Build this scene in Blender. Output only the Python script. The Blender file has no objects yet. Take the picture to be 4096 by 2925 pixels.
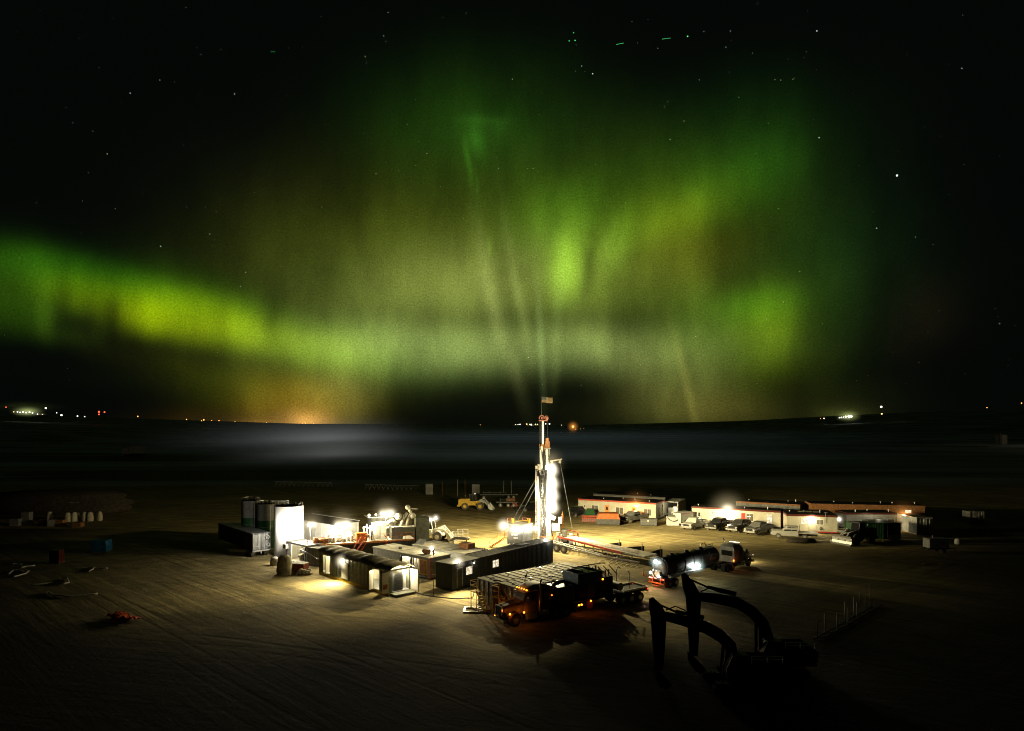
import bpy, bmesh, math, random
from mathutils import Vector, Matrix, Euler
R = math.radians
random.seed(7)
scene = bpy.context.scene
col = scene.collection
# ---- survey: photograph calibration used only to find where things stand ----
H, F, YH, CX = 20.0, 2697.0, 1700.0, 2048.0
def P(px, py, h=0.0):                 # the point at height h seen at a pixel
    k = (H-h)/(py-YH)
    return Vector(((px-CX)*k, F*k, h))
def PY(px, py, Y):                    # the point at depth Y seen at a pixel
    return Vector(((px-CX)*Y/F, Y, H-(py-YH)*Y/F))

# ---------------------------------------------------------------- materials
MATS = {}
def mat(name, c, rough=.6, metal=0., var=.25, scale=3., bump=.15, bscale=20., spec=.15):
    if name in MATS: return MATS[name]
    m = bpy.data.materials.new(name); m.use_nodes = True
    nt = m.node_tree; n = nt.nodes; l = nt.links
    b = n['Principled BSDF']
    tc = n.new('ShaderNodeTexCoord')
    no = n.new('ShaderNodeTexNoise'); no.inputs['Scale'].default_value = scale; no.inputs['Detail'].default_value = 6; no.inputs['Roughness'].default_value = .65
    l.new(tc.outputs['Object'], no.inputs['Vector'])
    mp = n.new('ShaderNodeMapRange'); mp.inputs[1].default_value = .3; mp.inputs[2].default_value = .7
    mp.inputs[3].default_value = 1-var*1.3; mp.inputs[4].default_value = 1+var*.6
    l.new(no.outputs['Fac'], mp.inputs[0])
    mx = n.new('ShaderNodeVectorMath'); mx.operation = 'SCALE'; mx.inputs[0].default_value = c[:3]
    l.new(mp.outputs[0], mx.inputs['Scale'])
    l.new(mx.outputs[0], b.inputs['Base Color'])
    b.inputs['Roughness'].default_value = rough; b.inputs['Metallic'].default_value = metal
    b.inputs['Specular IOR Level'].default_value = spec
    if bump:
        n2 = n.new('ShaderNodeTexNoise'); n2.inputs['Scale'].default_value = bscale; n2.inputs['Detail'].default_value = 4
        l.new(tc.outputs['Object'], n2.inputs['Vector'])
        bp = n.new('ShaderNodeBump'); bp.inputs['Strength'].default_value = bump; bp.inputs['Distance'].default_value = .03
        l.new(n2.outputs['Fac'], bp.inputs['Height']); l.new(bp.outputs[0], b.inputs['Normal'])
    MATS[name] = m
    return m
def emis(name, c, s):
    if name in MATS: return MATS[name]
    m = bpy.data.materials.new(name); m.use_nodes = True
    nt = m.node_tree; n = nt.nodes; l = nt.links
    b = n['Principled BSDF']
    b.inputs['Base Color'].default_value = (.8, .8, .8, 1)
    no = n.new('ShaderNodeTexNoise'); no.inputs['Scale'].default_value = 9
    mp = n.new('ShaderNodeMapRange'); mp.inputs[3].default_value = s*.85; mp.inputs[4].default_value = s*1.1
    l.new(no.outputs['Fac'], mp.inputs[0]); l.new(mp.outputs[0], b.inputs['Emission Strength'])
    b.inputs['Emission Color'].default_value = (*c, 1)
    m.cycles.emission_sampling = 'NONE'
    MATS[name] = m
    return m
def window_mat(name, c, s):           # lit room seen through glass: bright and dim patches
    if name in MATS: return MATS[name]
    m = bpy.data.materials.new(name); m.use_nodes = True
    nt = m.node_tree; n = nt.nodes; l = nt.links; b = n['Principled BSDF']
    tc = n.new('ShaderNodeTexCoord')
    vo = n.new('ShaderNodeTexVoronoi'); vo.inputs['Scale'].default_value = 3.3; vo.distance = 'CHEBYCHEV'
    l.new(tc.outputs['Object'], vo.inputs['Vector'])
    mp = n.new('ShaderNodeMapRange'); mp.inputs[2].default_value = .7; mp.inputs[3].default_value = s; mp.inputs[4].default_value = s*.25
    l.new(vo.outputs['Distance'], mp.inputs[0]); l.new(mp.outputs[0], b.inputs['Emission Strength'])
    b.inputs['Emission Color'].default_value = (*c, 1); b.inputs['Roughness'].default_value = .1
    b.inputs['Base Color'].default_value = (.1, .1, .1, 1)
    m.cycles.emission_sampling = 'NONE'
    MATS[name] = m
    return m
def halo_mat(name, c, s):             # self-glowing volume imitating the bloom round a lamp; also used for mist
    if name in MATS: return MATS[name]
    m = bpy.data.materials.new(name); m.use_nodes = True
    nt = m.node_tree; n = nt.nodes; l = nt.links
    n.remove(n['Principled BSDF'])
    tc = n.new('ShaderNodeTexCoord'); ln = n.new('ShaderNodeVectorMath'); ln.operation = 'LENGTH'
    l.new(tc.outputs['Object'], ln.inputs[0])
    mp = n.new('ShaderNodeMapRange'); mp.inputs[1].default_value = 1; mp.inputs[2].default_value = 0; mp.inputs[3].default_value = 0; mp.inputs[4].default_value = 1
    l.new(ln.outputs['Value'], mp.inputs[0])
    pw = n.new('ShaderNodeMath'); pw.operation = 'POWER'; pw.inputs[1].default_value = 3.2; l.new(mp.outputs[0], pw.inputs[0])
    ml = n.new('ShaderNodeMath'); ml.operation = 'MULTIPLY'; ml.inputs[1].default_value = s; l.new(pw.outputs[0], ml.inputs[0])
    e = n.new('ShaderNodeEmission'); e.inputs['Color'].default_value = (*c, 1); l.new(ml.outputs[0], e.inputs['Strength'])
    l.new(e.outputs[0], n['Material Output'].inputs['Volume'])
    m.cycles.emission_sampling = 'NONE'
    MATS[name] = m
    return m

M = dict(
 black_steel=mat('black_steel', (.022,.024,.022), .7, .0, .5),
 olive_steel=mat('olive_steel', (.12,.125,.085), .5, .1, .35, 2.),
 grey_steel=mat('grey_steel', (.20,.205,.20), .55, .2, .35, 1.5),
 dark_grey=mat('dark_grey', (.08,.08,.075), .6, .1, .4),
 pale_roof=mat('pale_roof', (.34,.33,.27), .8, 0, .35, 1.2, .15, 9, .08), roof_felt=mat('roof_felt', (.035,.035,.032), .95, 0, .4, 1.2, .2, 9, 0.),
 white_paint=mat('white_paint', (.72,.72,.68), .5, 0, .12, 1.5),
 cream=mat('cream', (.42,.40,.32), .6, 0, .15, 1.),
 dull_white=mat('dull_white', (.38,.38,.36), .6, 0, .3, 1.),
 green_paint=mat('green_paint', (.010,.050,.014), .5, 0, .3),
 red_trim=mat('red_trim', (.40,.035,.03), .5, 0, .3),
 red_steel=mat('red_steel', (.42,.07,.04), .55, 0, .35),
 rusty_orange=mat('rusty_orange', (.30,.085,.025), .7, 0, .4), orange_steel=mat('orange_steel', (.62,.22,.06), .5, 0, .25),
 rust=mat('rust', (.26,.12,.05), .8, 0, .5),
 yellow=mat('yellow', (.60,.38,.03), .5, 0, .3),
 loader_yellow=mat('loader_yellow', (.62,.40,.06), .5, 0, .3),
 dim_white=mat('dim_white', (.16,.16,.15), .7, 0, .4, 1.5),
 rubber=mat('rubber', (.030,.029,.027), .85, 0, .4),
 dusty_rubber=mat('dusty_rubber', (.10,.09,.07), .9, 0, .4),
 rim=mat('rim', (.35,.34,.30), .4, .5, .3),
 chrome=mat('chrome', (.65,.65,.65), .18, 1., .1),
 galvanised=mat('galvanised', (.5,.5,.47), .4, .7, .3),
 glass=mat('glass', (.012,.013,.014), .12, 0, .1, 2, 0, 1, .35),
 excavator_paint=mat('excavator_paint', (.012,.012,.010), .95, 0, .3, 3, .1, 20, 0.), silver=mat('silver', (.13,.13,.12), .4, .2, .1),
 car_white=mat('car_white', (.33,.33,.30), .35, .0, .1),
 car_black=mat('car_black', (.018,.018,.02), .25, .1, .2),
 car_dark=mat('car_dark', (.05,.05,.048), .3, .3, .2),
 wine=mat('wine', (.10,.022,.014), .35, .1, .3),
 blue_paint=mat('blue_paint', (.02,.07,.14), .55, 0, .3),
 silo_white=mat('silo_white', (.14,.14,.12), .7, 0, .4, 1.), blue_tarp=mat('blue_tarp', (.03,.15,.26), .6, 0, .4),
 red_tarp=mat('red_tarp', (.55,.07,.01), .6, 0, .6, 5),
 tarp=mat('tarp', (.20,.18,.11), .8, 0, .5, 2, .6, 6),
 plastic_wrap=mat('plastic_wrap', (.50,.46,.36), .35, 0, .4, 3, .8, 7),
 bag=mat('bag', (.42,.38,.28), .8, 0, .3, 4, .7, 8),
 wood=mat('wood', (.30,.20,.10), .8, 0, .4, 5),
 hose=mat('hose', (.035,.035,.033), .5, 0, .3),
 steel_pipe=mat('steel_pipe', (.36,.32,.25), .45, .5, .4),
 skin=mat('skin', (.42,.25,.17), .6, 0, .1),
 coverall=mat('coverall', (.05,.05,.06), .8, 0, .2),
 hi_vis=mat('hi_vis', (.75,.22,.03), .7, 0, .2),
 dirt=mat('dirt', (.05,.042,.03), .95, 0, .5, 1.5, 1., 3),
 white_lamp=emis('white_lamp', (1,.93,.78), 60), cool_lamp=emis('cool_lamp', (.80,.95,1), 60),
 warm_lamp=emis('warm_lamp', (1,.82,.5), 45), orange_lamp=emis('orange_lamp', (1,.30,.04), 40),
 amber=emis('amber', (1,.22,.01), 9), red_lamp=emis('red_lamp', (1,.03,.01), 7),
 room_light=emis('room_light', (1,.9,.7), 2.2), lit_pane=window_mat('lit_pane', (1,.85,.6), 1.6),
 dim_pane=mat('dim_pane', (.12,.11,.09), .2, 0, .2, 2, 0),
)

# ---------------------------------------------------------------- mesh builder
class MB:
    def __init__(s): s.v = []; s.f = []; s.smooth = []
    def add(s, vs, fs, sm=False):
        o = len(s.v); s.v += [tuple(v) for v in vs]
        for f in fs: s.f.append([o+i for i in f]); s.smooth.append(sm)
        return s
    def box(s, x0, x1, y0, y1, z0, z1, ang=0, c=None):
        vs = [Vector((x, y, z)) for z in (z0, z1) for y in (y0, y1) for x in (x0, x1)]
        if ang:
            c = Vector(c) if c else Vector(((x0+x1)/2, (y0+y1)/2, 0)); r = Matrix.Rotation(ang, 3, 'Z')
            vs = [r@(v-c)+c for v in vs]
        return s.add(vs, [(0,2,3,1),(4,5,7,6),(0,1,5,4),(2,6,7,3),(0,4,6,2),(1,3,7,5)])
    def bar(s, a, b, w, h=None, up=(0,0,1)):        # square bar from a to b
        a = Vector(a); b = Vector(b); h = h or w; d = (b-a).normalized(); up = Vector(up)
        if abs(d.dot(up)) > .98: up = Vector((1,0,0))
        sx = d.cross(up).normalized()*w/2; sz = sx.cross(d).normalized()*h/2
        vs = [a-sx-sz, a+sx-sz, a+sx+sz, a-sx+sz, b-sx-sz, b+sx-sz, b+sx+sz, b-sx+sz]
        return s.add(vs, [(0,1,2,3),(7,6,5,4),(0,4,5,1),(1,5,6,2),(2,6,7,3),(3,7,4,0)])
    def cyl(s, a, b, r, r2=None, n=12, cap=True):
        a = Vector(a); b = Vector(b); r2 = r if r2 is None else r2; d = (b-a).normalized()
        up = Vector((0,0,1)) if abs(d.z) < .95 else Vector((1,0,0))
        u = d.cross(up).normalized(); w = d.cross(u)
        vs = [p+(u*math.cos(2*math.pi*i/n)+w*math.sin(2*math.pi*i/n))*q for p, q in ((a, r), (b, r2)) for i in range(n)]
        s.add(vs, [(i, (i+1)%n, n+(i+1)%n, n+i) for i in range(n)], True)
        if cap: s.add(vs[:n], [tuple(range(n))[::-1]]); s.add(vs[n:], [tuple(range(n))])
        return s
    def tube(s, pts, r, n=7):
        pts = [Vector(p) for p in pts]; rings = []
        u = None
        for i, p in enumerate(pts):
            d = (pts[min(i+1, len(pts)-1)]-pts[max(i-1, 0)]).normalized()
            if u is None: u = d.cross(Vector((0,0,1)) if abs(d.z) < .95 else Vector((1,0,0))).normalized()
            u = (u-d*u.dot(d)).normalized(); w = d.cross(u)
            rings += [p+(u*math.cos(2*math.pi*k/n)+w*math.sin(2*math.pi*k/n))*r for k in range(n)]
        fs = [(i*n+k, i*n+(k+1)%n, (i+1)*n+(k+1)%n, (i+1)*n+k) for i in range(len(pts)-1) for k in range(n)]
        fs += [tuple(range(n))[::-1], tuple(range((len(pts)-1)*n, len(pts)*n))]
        return s.add(rings, fs, True)
    def prism(s, poly, y0, y1, ins=None):          # polygon (x,z) extruded in y
        n = len(poly)
        vs = [(x, y0, z) for x, z in poly]+[(x, y1, z) for x, z in poly]
        return s.add(vs, [tuple(range(n)), tuple(range(n, 2*n))[::-1]]+[(i, n+i, n+(i+1)%n, (i+1)%n) for i in range(n)])
    def loft(s, secs, sm=False, cap=True):          # rings of equal length
        n = len(secs[0]); vs = [p for q in secs for p in q]
        fs = [(i*n+k, i*n+(k+1)%n, (i+1)*n+(k+1)%n, (i+1)*n+k) for i in range(len(secs)-1) for k in range(n)]
        s.add(vs, fs, sm)
        if cap: s.add(secs[0], [tuple(range(n))[::-1]]); s.add(secs[-1], [tuple(range(n))])
        return s
    def sphere(s, c, r, n=10, sz=None):
        c = Vector(c); sz = sz or (1,1,1); secs = []
        for i in range(n//2+1):
            t = math.pi*i/(n//2); rr = max(math.sin(t), .02)
            secs.append([c+Vector((sz[0]*r*rr*math.cos(2*math.pi*k/n), sz[1]*r*rr*math.sin(2*math.pi*k/n), -sz[2]*r*math.cos(t))) for k in range(n)])
        return s.loft(secs, True)
    def torus(s, c, axis, R0, r, n=18, m=7):
        c = Vector(c); ax = Vector(axis).normalized(); u = ax.cross(Vector((0,0,1)) if abs(ax.z) < .9 else Vector((1,0,0))).normalized(); w = ax.cross(u)
        vs = []
        for i in range(n):
            a = 2*math.pi*i/n; d = u*math.cos(a)+w*math.sin(a)
            vs += [c+d*(R0+r*math.cos(2*math.pi*k/m))+ax*r*math.sin(2*math.pi*k/m) for k in range(m)]
        return s.add(vs, [(i*m+k, ((i+1)%n)*m+k, ((i+1)%n)*m+(k+1)%m, i*m+(k+1)%m) for i in range(n) for k in range(m)], True)
    def corr(s, a, b, z0, z1, pitch=.28, dep=.05, out=None, t=.04):   # corrugated steel sheet from a to b
        a = Vector((a[0], a[1], 0)); b = Vector((b[0], b[1], 0)); L = (b-a).length; d = (b-a)/L
        nrm = Vector((d.y, -d.x, 0)); k = max(1, round(L/pitch)); p = L/k; pts = []
        for i in range(k):
            pts += [(i*p, 0), (i*p+p*.3, 0), (i*p+p*.5, -dep), (i*p+p*.8, -dep)]
        pts.append((L, 0))
        line = [a+d*x+nrm*y for x, y in pts]
        vs = [Vector((q.x, q.y, z)) for z in (z0, z1) for q in line]; n = len(line)
        return s.add(vs, [(i, i+1, n+i+1, n+i) for i in range(n-1)])
    def rail(s, pts, h=1.05, r=.025, posts=None):  # handrail along pts (top & mid rail, posts)
        pts = [Vector(p) for p in pts]
        for a, b in zip(pts, pts[1:]):
            for z in (h, h*.55): s.bar(a+Vector((0,0,z)), b+Vector((0,0,z)), r*1.8)
            k = max(1, round((b-a).length/1.3))
            for i in range(k+1): q = a.lerp(b, i/k); s.bar(q, q+Vector((0,0,h)), r*2)
        return s
    def build(s, name, m, parent=None, loc=None, bevel=0, mats=None, midx=None):
        me = bpy.data.meshes.new(name); me.from_pydata(s.v, [], s.f)
        me.polygons.foreach_set('use_smooth', s.smooth)
        me.validate()
        bm = bmesh.new(); bm.from_mesh(me); bmesh.ops.recalc_face_normals(bm, faces=bm.faces)
        bm.to_mesh(me); bm.free()
        for q in (mats or [m]): me.materials.append(M[q] if isinstance(q, str) else q)
        o = bpy.data.objects.new(name, me); col.objects.link(o)
        if parent: o.parent = parent
        if loc is not None: o.location = loc
        if bevel:
            bv = o.modifiers.new('bevel', 'BEVEL'); bv.width = bevel; bv.segments = 2; bv.limit_method = 'ANGLE'
        return o
def tag(o, label=None, cat=None, group=None, kind=None):
    if label: o['label'] = label
    if cat: o['category'] = cat
    if group: o['group'] = group
    if kind: o['kind'] = kind
    return o
def thing(name, label, cat, loc=(0,0,0), rz=0, group=None):
    o = bpy.data.objects.new(name, None); col.objects.link(o); o.location = loc; o.rotation_euler = (0,0,rz)
    o.empty_display_size = .3
    return tag(o, label, cat, group)
def framed(name, label, cat, p0, p1, group=None):   # local x from p0 to p1, y away from the camera
    p0 = Vector(p0); p1 = Vector(p1); d = p1-p0
    t = thing(name, label, cat, (p0.x, p0.y, 0), math.atan2(d.y, d.x), group)
    return t, math.hypot(d.x, d.y)
def kids(o): return [c for c in bpy.data.objects if c.parent == o]
CH = {}
def dup(src, loc, rz, label, group=None, swap=None):
    c = src.copy(); col.objects.link(c); c.location = loc; c.rotation_euler = (0,0,rz); c['label'] = label
    if group: c['group'] = group
    def rec(a, b):
        for k in kids(a):
            q = k.copy(); col.objects.link(q); q.parent = b
            if swap and q.type == 'MESH':
                for old, new in swap.items():
                    if q.data.materials and q.data.materials[0] == M[old]:
                        q.material_slots[0].link = 'OBJECT'; q.material_slots[0].material = M[new]
            rec(k, q)
    rec(src, c)
    return c
def light(parent, loc, power, color=(1,.82,.5), r=.15, kind='POINT', rot=None, spot=None):
    L = bpy.data.lights.new('lamp_or_fill_light', kind); L.energy = power; L.color = color
    if kind == 'AREA': L.size = r
    else: L.shadow_soft_size = r
    if kind == 'SPOT': L.spot_size = R(spot or 120); L.spot_blend = 1.
    o = bpy.data.objects.new('lamp_or_fill_light', L); col.objects.link(o); o.parent = parent; o.location = loc
    if rot: o.rotation_euler = rot
    return o
def halo(parent, loc, r, m):  # emissive sphere standing in for lamp bloom
    o = MB().sphere((0,0,0), 1, 16).build('lamp_glow', m, parent, loc); o.scale = (r,r,r)
    o.visible_shadow = True
    return o
HW = halo_mat('glow_white', (1,.88,.62), 2.8); HB = halo_mat('glow_wide', (1,.80,.42), .17); HOB = halo_mat('glow_wide_orange', (1,.42,.10), .15); HC = halo_mat('glow_cool', (.75,1,.9), 1.5); HO = halo_mat('glow_orange', (1,.35,.06), 1.6)
# ---------------------------------------------------------------- sky: aurora over the horizon
w = bpy.data.worlds.new('World'); scene.world = w; w.use_nodes = True
nt = w.node_tree; N = nt.nodes; Lk = nt.links
for q in list(N): N.remove(q)
out = N.new('ShaderNodeOutputWorld')
tc = N.new('ShaderNodeTexCoord')
sep = N.new('ShaderNodeSeparateXYZ'); Lk.new(tc.outputs['Generated'], sep.inputs[0])
def mth(op, a, b=None, c=None):
    q = N.new('ShaderNodeMath'); q.operation = op
    for i, v in enumerate((a, b, c)):
        if v is None: continue
        if isinstance(v, (int, float)): q.inputs[i].default_value = v
        else: Lk.new(v, q.inputs[i])
    return q.outputs[0]
az = mth('ARCTAN2', sep.outputs[0], sep.outputs[1])
el = mth('ARCSINE', sep.outputs[2])
comb = N.new('ShaderNodeCombineXYZ'); Lk.new(az, comb.inputs[0]); Lk.new(el, comb.inputs[1])
# gentle warp so that no curtain has a perfect outline
nz = N.new('ShaderNodeTexNoise'); nz.inputs['Scale'].default_value = 3.2; nz.inputs['Detail'].default_value = 3
Lk.new(comb.outputs[0], nz.inputs['Vector'])
sub = N.new('ShaderNodeVectorMath'); sub.operation = 'SUBTRACT'; sub.inputs[1].default_value = (.5,.5,.5); Lk.new(nz.outputs['Color'], sub.inputs[0])
scl = N.new('ShaderNodeVectorMath'); scl.operation = 'MULTIPLY'; scl.inputs[1].default_value = (.045,.032,0); Lk.new(sub.outputs[0], scl.inputs[0])
wv = N.new('ShaderNodeVectorMath'); wv.operation = 'ADD'; Lk.new(comb.outputs[0], wv.inputs[0]); Lk.new(scl.outputs[0], wv.inputs[1])
S = 4096/2274
def azel(x, y):
    x = x*S; y = y*S
    return math.atan2(x-CX, F), math.atan2(YH-y, math.hypot(F, x-CX))
def blob(x, y, sx, sy, rot=0, flat=2., vec=None):
    a, e = azel(x, y); loc = math.cos(a)
    m = N.new('ShaderNodeMapping'); m.vector_type = 'TEXTURE'
    m.inputs['Location'].default_value = (a, e, 0); m.inputs['Rotation'].default_value = (0, 0, R(-rot))
    m.inputs['Scale'].default_value = (sx*S/F*loc**2, sy*S/F*loc, 1)
    Lk.new(vec or wv.outputs[0], m.inputs[0])
    d = N.new('ShaderNodeVectorMath'); d.operation = 'DOT_PRODUCT'; Lk.new(m.outputs[0], d.inputs[0]); Lk.new(m.outputs[0], d.inputs[1])
    x2 = d.outputs['Value']
    if flat != 2.: x2 = mth('POWER', x2, flat/2)
    return mth('POWER', math.exp(-.5), x2)
acc = None
def lin(c): return tuple((v/255/12.92 if v/255 <= .04045 else ((v/255+.055)/1.055)**2.4) for v in c)
SKY = [ # x, y, spread x, spread y, tilt, colour as it shows, exponent
 (1090, 635, 270, 100, 0, (80,94,18), 2.2),
 (1060, 625, 170, 58, -6, (92,96,50), 2.2),
 (1120, 772, 270, 40, 0, (118,134,72), 2.3),
 (1130, 700, 330, 90, 0, (58,68,34), 2.3),
 (860, 790, 130, 46, 6, (84,104,46), 2.2),
 (760, 775, 90, 36, 12, (84,108,18), 2.2),
 (1440, 800, 110, 46, 18, (88,96,46), 2.2),
 (800, 610, 210, 100, -12, (44,50,6), 2.2),
 (1100, 470, 280, 95, 0, (36,42,6), 2.2),
 (1060, 330, 150, 90, 0, (22,50,4), 2.2),
 (1080, 260, 170, 80, 0, (12,30,3), 2.2),
 (600, 470, 90, 70, 0, (10,11,2), 2.2),
 (420, 700, 120, 40, 6, (128,154,0), 2.6),
 (335, 705, 42, 32, 0, (82,98,0), 3),
 (560, 742, 95, 30, 9, (98,120,4), 2.4),
 (680, 770, 90, 34, 10, (74,96,6), 2.2),
 (190, 650, 70, 28, 5, (74,98,0), 2.4),
 (105, 690, 18, 52, -2, (40,62,6), 2.6),
 (190, 715, 55, 40, 0, (32,44,6), 2.6),
 (310, 635, 210, 30, 9, (34,84,2), 2.4),
 (470, 650, 120, 34, 14, (34,62,2), 2.2),
 (40, 650, 90, 66, 2, (42,74,4), 2.3),
 (110, 600, 170, 30, 2, (20,54,4), 2.2),
 (560, 860, 190, 42, 7, (54,60,4), 2.3),
 (700, 850, 130, 50, 5, (64,66,14), 2.3),
 (770, 880, 60, 46, 0, (92,94,44), 2.6),
 (685, 905, 84, 42, 0, (142,108,26), 2.2),
 (680, 938, 27, 15, 0, (255,185,92), 1.7),
 (578, 940, 34, 6, 0, (120,80,20), 1.8),
 (460, 935, 110, 24, 0, (54,36,4), 2.2),
 (1258, 590, 28, 50, 6, (136,184,44), 2.3),
 (1352, 570, 21, 46, 18, (90,114,34), 2.1),
 (1375, 530, 20, 40, 20, (50,82,10), 2.4),
 (1260, 490, 90, 50, -8, (52,92,10), 2.2),
 (1310, 590, 90, 60, 0, (52,66,16), 2.2),
 (1400, 430, 200, 70, -10, (34,58,4), 2.2),
 (1430, 500, 100, 40, -22, (60,84,6), 2.2),
 (1540, 470, 70, 30, -20, (56,66,4), 2.2),
 (1630, 420, 90, 50, -18, (22,66,6), 2.3),
 (1440, 590, 170, 80, -20, (60,70,6), 2.2),
 (1520, 560, 90, 60, 0, (46,38,2), 2.2),
 (1705, 735, 50, 56, 8, (82,104,0), 2.1),
 (1680, 675, 62, 26, 0, (36,82,4), 2.4),
 (1600, 700, 130, 56, 0, (54,84,6), 2.2),
 (1560, 780, 90, 60, 10, (58,70,14), 2.2),
 (1760, 590, 105, 130, -10, (16,42,4), 2.),
 (1880, 540, 110, 150, -8, (5,17,5), 2.),
 (1720, 820, 110, 50, -10, (30,34,2), 2.2),
 (1470, 880, 76, 52, 10, (92,94,40), 2.3),
 (1560, 905, 80, 34, 4, (68,60,20), 2.2),
 (1650, 900, 110, 40, 0, (30,30,4), 2.2),
 (1400, 920, 260, 26, 0, (40,40,12), 2.3),
 (1640, 320, 120, 80, 0, (2,26,3), 2.2),
 (1400, 340, 180, 75, 0, (10,26,3), 2.2),
 (1060, 300, 52, 36, 0, (16,40,5), 2.2),
 (1036, 365, 5, 30, -6, (32,74,9), 2),
 (1112, 282, 9, 16, 50, (15,42,6), 2),
 (1058, 315, 12, 26, -10, (22,66,10), 2),
 (1070, 268, 34, 7, 0, (20,50,7), 2),
 (1054, 420, 3, 26, -6, (14,48,6), 2),
 (2040, 720, 60, 60, 0, (16,8,4), 2),
 (1880, 925, 32, 10, 0, (60,62,24), 1.6),
 (1900, 880, 100, 30, 0, (14,16,2), 2),
 (1128, 790, 12, 100, -17, (86,90,48), 2.2),
 (1198, 780, 6, 95, -2, (92,106,60), 2.2),
 (1235, 740, 9, 90, 6, (74,86,42), 2.2),
 (1148, 650, 8, 90, -10, (84,90,48), 2),
 (1085, 660, 12, 80, -10, (86,92,50), 2),
 (1085, 548, 4, 12, 0, (50,70,16), 2),
 (1270, 700, 12, 50, 8, (38,44,16), 2),
 (1520, 850, 7, 75, -15, (96,92,40), 2),
 (65, 912, 34, 5, 0, (70,80,34), 2),
]
groups = []
for i, (x, y, sx, sy, rot, c, fl) in enumerate(SKY):
    if i % 12 == 0: acc = None
    g = blob(x, y, sx, sy, rot, fl)
    s_ = N.new('ShaderNodeVectorMath'); s_.operation = 'SCALE'; s_.inputs[0].default_value = lin(c); Lk.new(g, s_.inputs['Scale'])
    if acc is None: acc = s_.outputs[0]
    else:
        v = N.new('ShaderNodeVectorMath'); v.operation = 'ADD'; Lk.new(acc, v.inputs[0]); Lk.new(s_.outputs[0], v.inputs[1]); acc = v.outputs[0]
    if i % 12 == 11 or i == len(SKY)-1: groups.append(acc)
D = None
DARK = [(258, 715, 12, 44, 0, .4, 2.4), (490, 700, 16, 40, 4, .25, 2.2), (148, 650, 14, 50, 0, .3, 2.2), (610, 720, 14, 40, 6, .22, 2.2), (1110, 935, 240, 42, 0, .76, 2.), (1110, 880, 215, 48, 0, .58, 2.), (180, 722, 36, 18, 0, .5, 2.5), (80, 800, 150, 34, 6, .9, 2.6), (320, 850, 110, 44, 8, .55, 2.6), (150, 900, 240, 50, 3, .85, 2.5),
        (1170, 708, 200, 22, 0, .30, 2.2), (1420, 700, 60, 40, 0, .35, 2.2), (1310, 590, 10, 50, 12, .4, 2), (230, 560, 250, 30, 8, .35, 2.2), (2250, 860, 200, 90, 0, .85, 2.5), (1750, 870, 60, 40, 0, .3, 2.4)]
for x, y, sx, sy, rot, k, fl in DARK:
    g = blob(x, y, sx, sy, rot, fl); m = mth('SUBTRACT', 1, mth('MULTIPLY', g, k))
    D = m if D is None else mth('MULTIPLY', D, m)
# soft vertical rays, cloud-like mottling, fine grain of the air
ry = N.new('ShaderNodeMapping'); ry.inputs['Scale'].default_value = (13, 1.4, 1); Lk.new(wv.outputs[0], ry.inputs[0])
rn = N.new('ShaderNodeTexNoise'); rn.inputs['Scale'].default_value = 1; rn.inputs['Detail'].default_value = 3; Lk.new(ry.outputs[0], rn.inputs['Vector'])
gm = N.new('ShaderNodeMapping'); gm.inputs['Scale'].default_value = (400, 400, 1); Lk.new(comb.outputs[0], gm.inputs[0])
gn = N.new('ShaderNodeTexNoise'); gn.inputs['Scale'].default_value = 1; gn.inputs['Detail'].default_value = 2; gn.inputs['Roughness'].default_value = .8; Lk.new(gm.outputs[0], gn.inputs['Vector'])
k1 = mth('MULTIPLY_ADD', rn.outputs['Fac'], .8, .6)
k2 = mth('MULTIPLY_ADD', gn.outputs['Fac'], 1.5, .25)
mn = N.new('ShaderNodeTexNoise'); mn.inputs['Scale'].default_value = 6; mn.inputs['Detail'].default_value = 6; mn.inputs['Roughness'].default_value = .62
sm = N.new('ShaderNodeMapping'); sm.inputs['Scale'].default_value = (1.6, .8, 1); sm.inputs['Rotation'].default_value = (0,0,.15); Lk.new(comb.outputs[0], sm.inputs[0]); Lk.new(sm.outputs[0], mn.inputs['Vector'])
k3 = mth('MULTIPLY_ADD', mn.outputs['Fac'], 1.9, .05)
kk = mth('MULTIPLY', mth('MULTIPLY', k1, k2), k3)
# nothing of the aurora below the horizon
below = N.new('ShaderNodeMapRange'); below.inputs[1].default_value = -.03; below.inputs[2].default_value = .0; Lk.new(sep.outputs[2], below.inputs[0])
kk = mth('MULTIPLY', mth('MULTIPLY', kk, below.outputs[0]), .80)
D = mth('MULTIPLY', D, kk)
base = N.new('ShaderNodeBackground'); base.inputs['Color'].default_value = (.0014,.0020,.0015,1); base.inputs['Strength'].default_value = 1
sh = base.outputs[0]
for g in groups:
    bg = N.new('ShaderNodeBackground'); Lk.new(g, bg.inputs['Color']); Lk.new(D, bg.inputs['Strength'])
    ad = N.new('ShaderNodeAddShader'); Lk.new(sh, ad.inputs[0]); Lk.new(bg.outputs[0], ad.inputs[1]); sh = ad.outputs[0]
Lk.new(sh, out.inputs['Surface'])
w.cycles.sampling_method = 'NONE'

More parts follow.
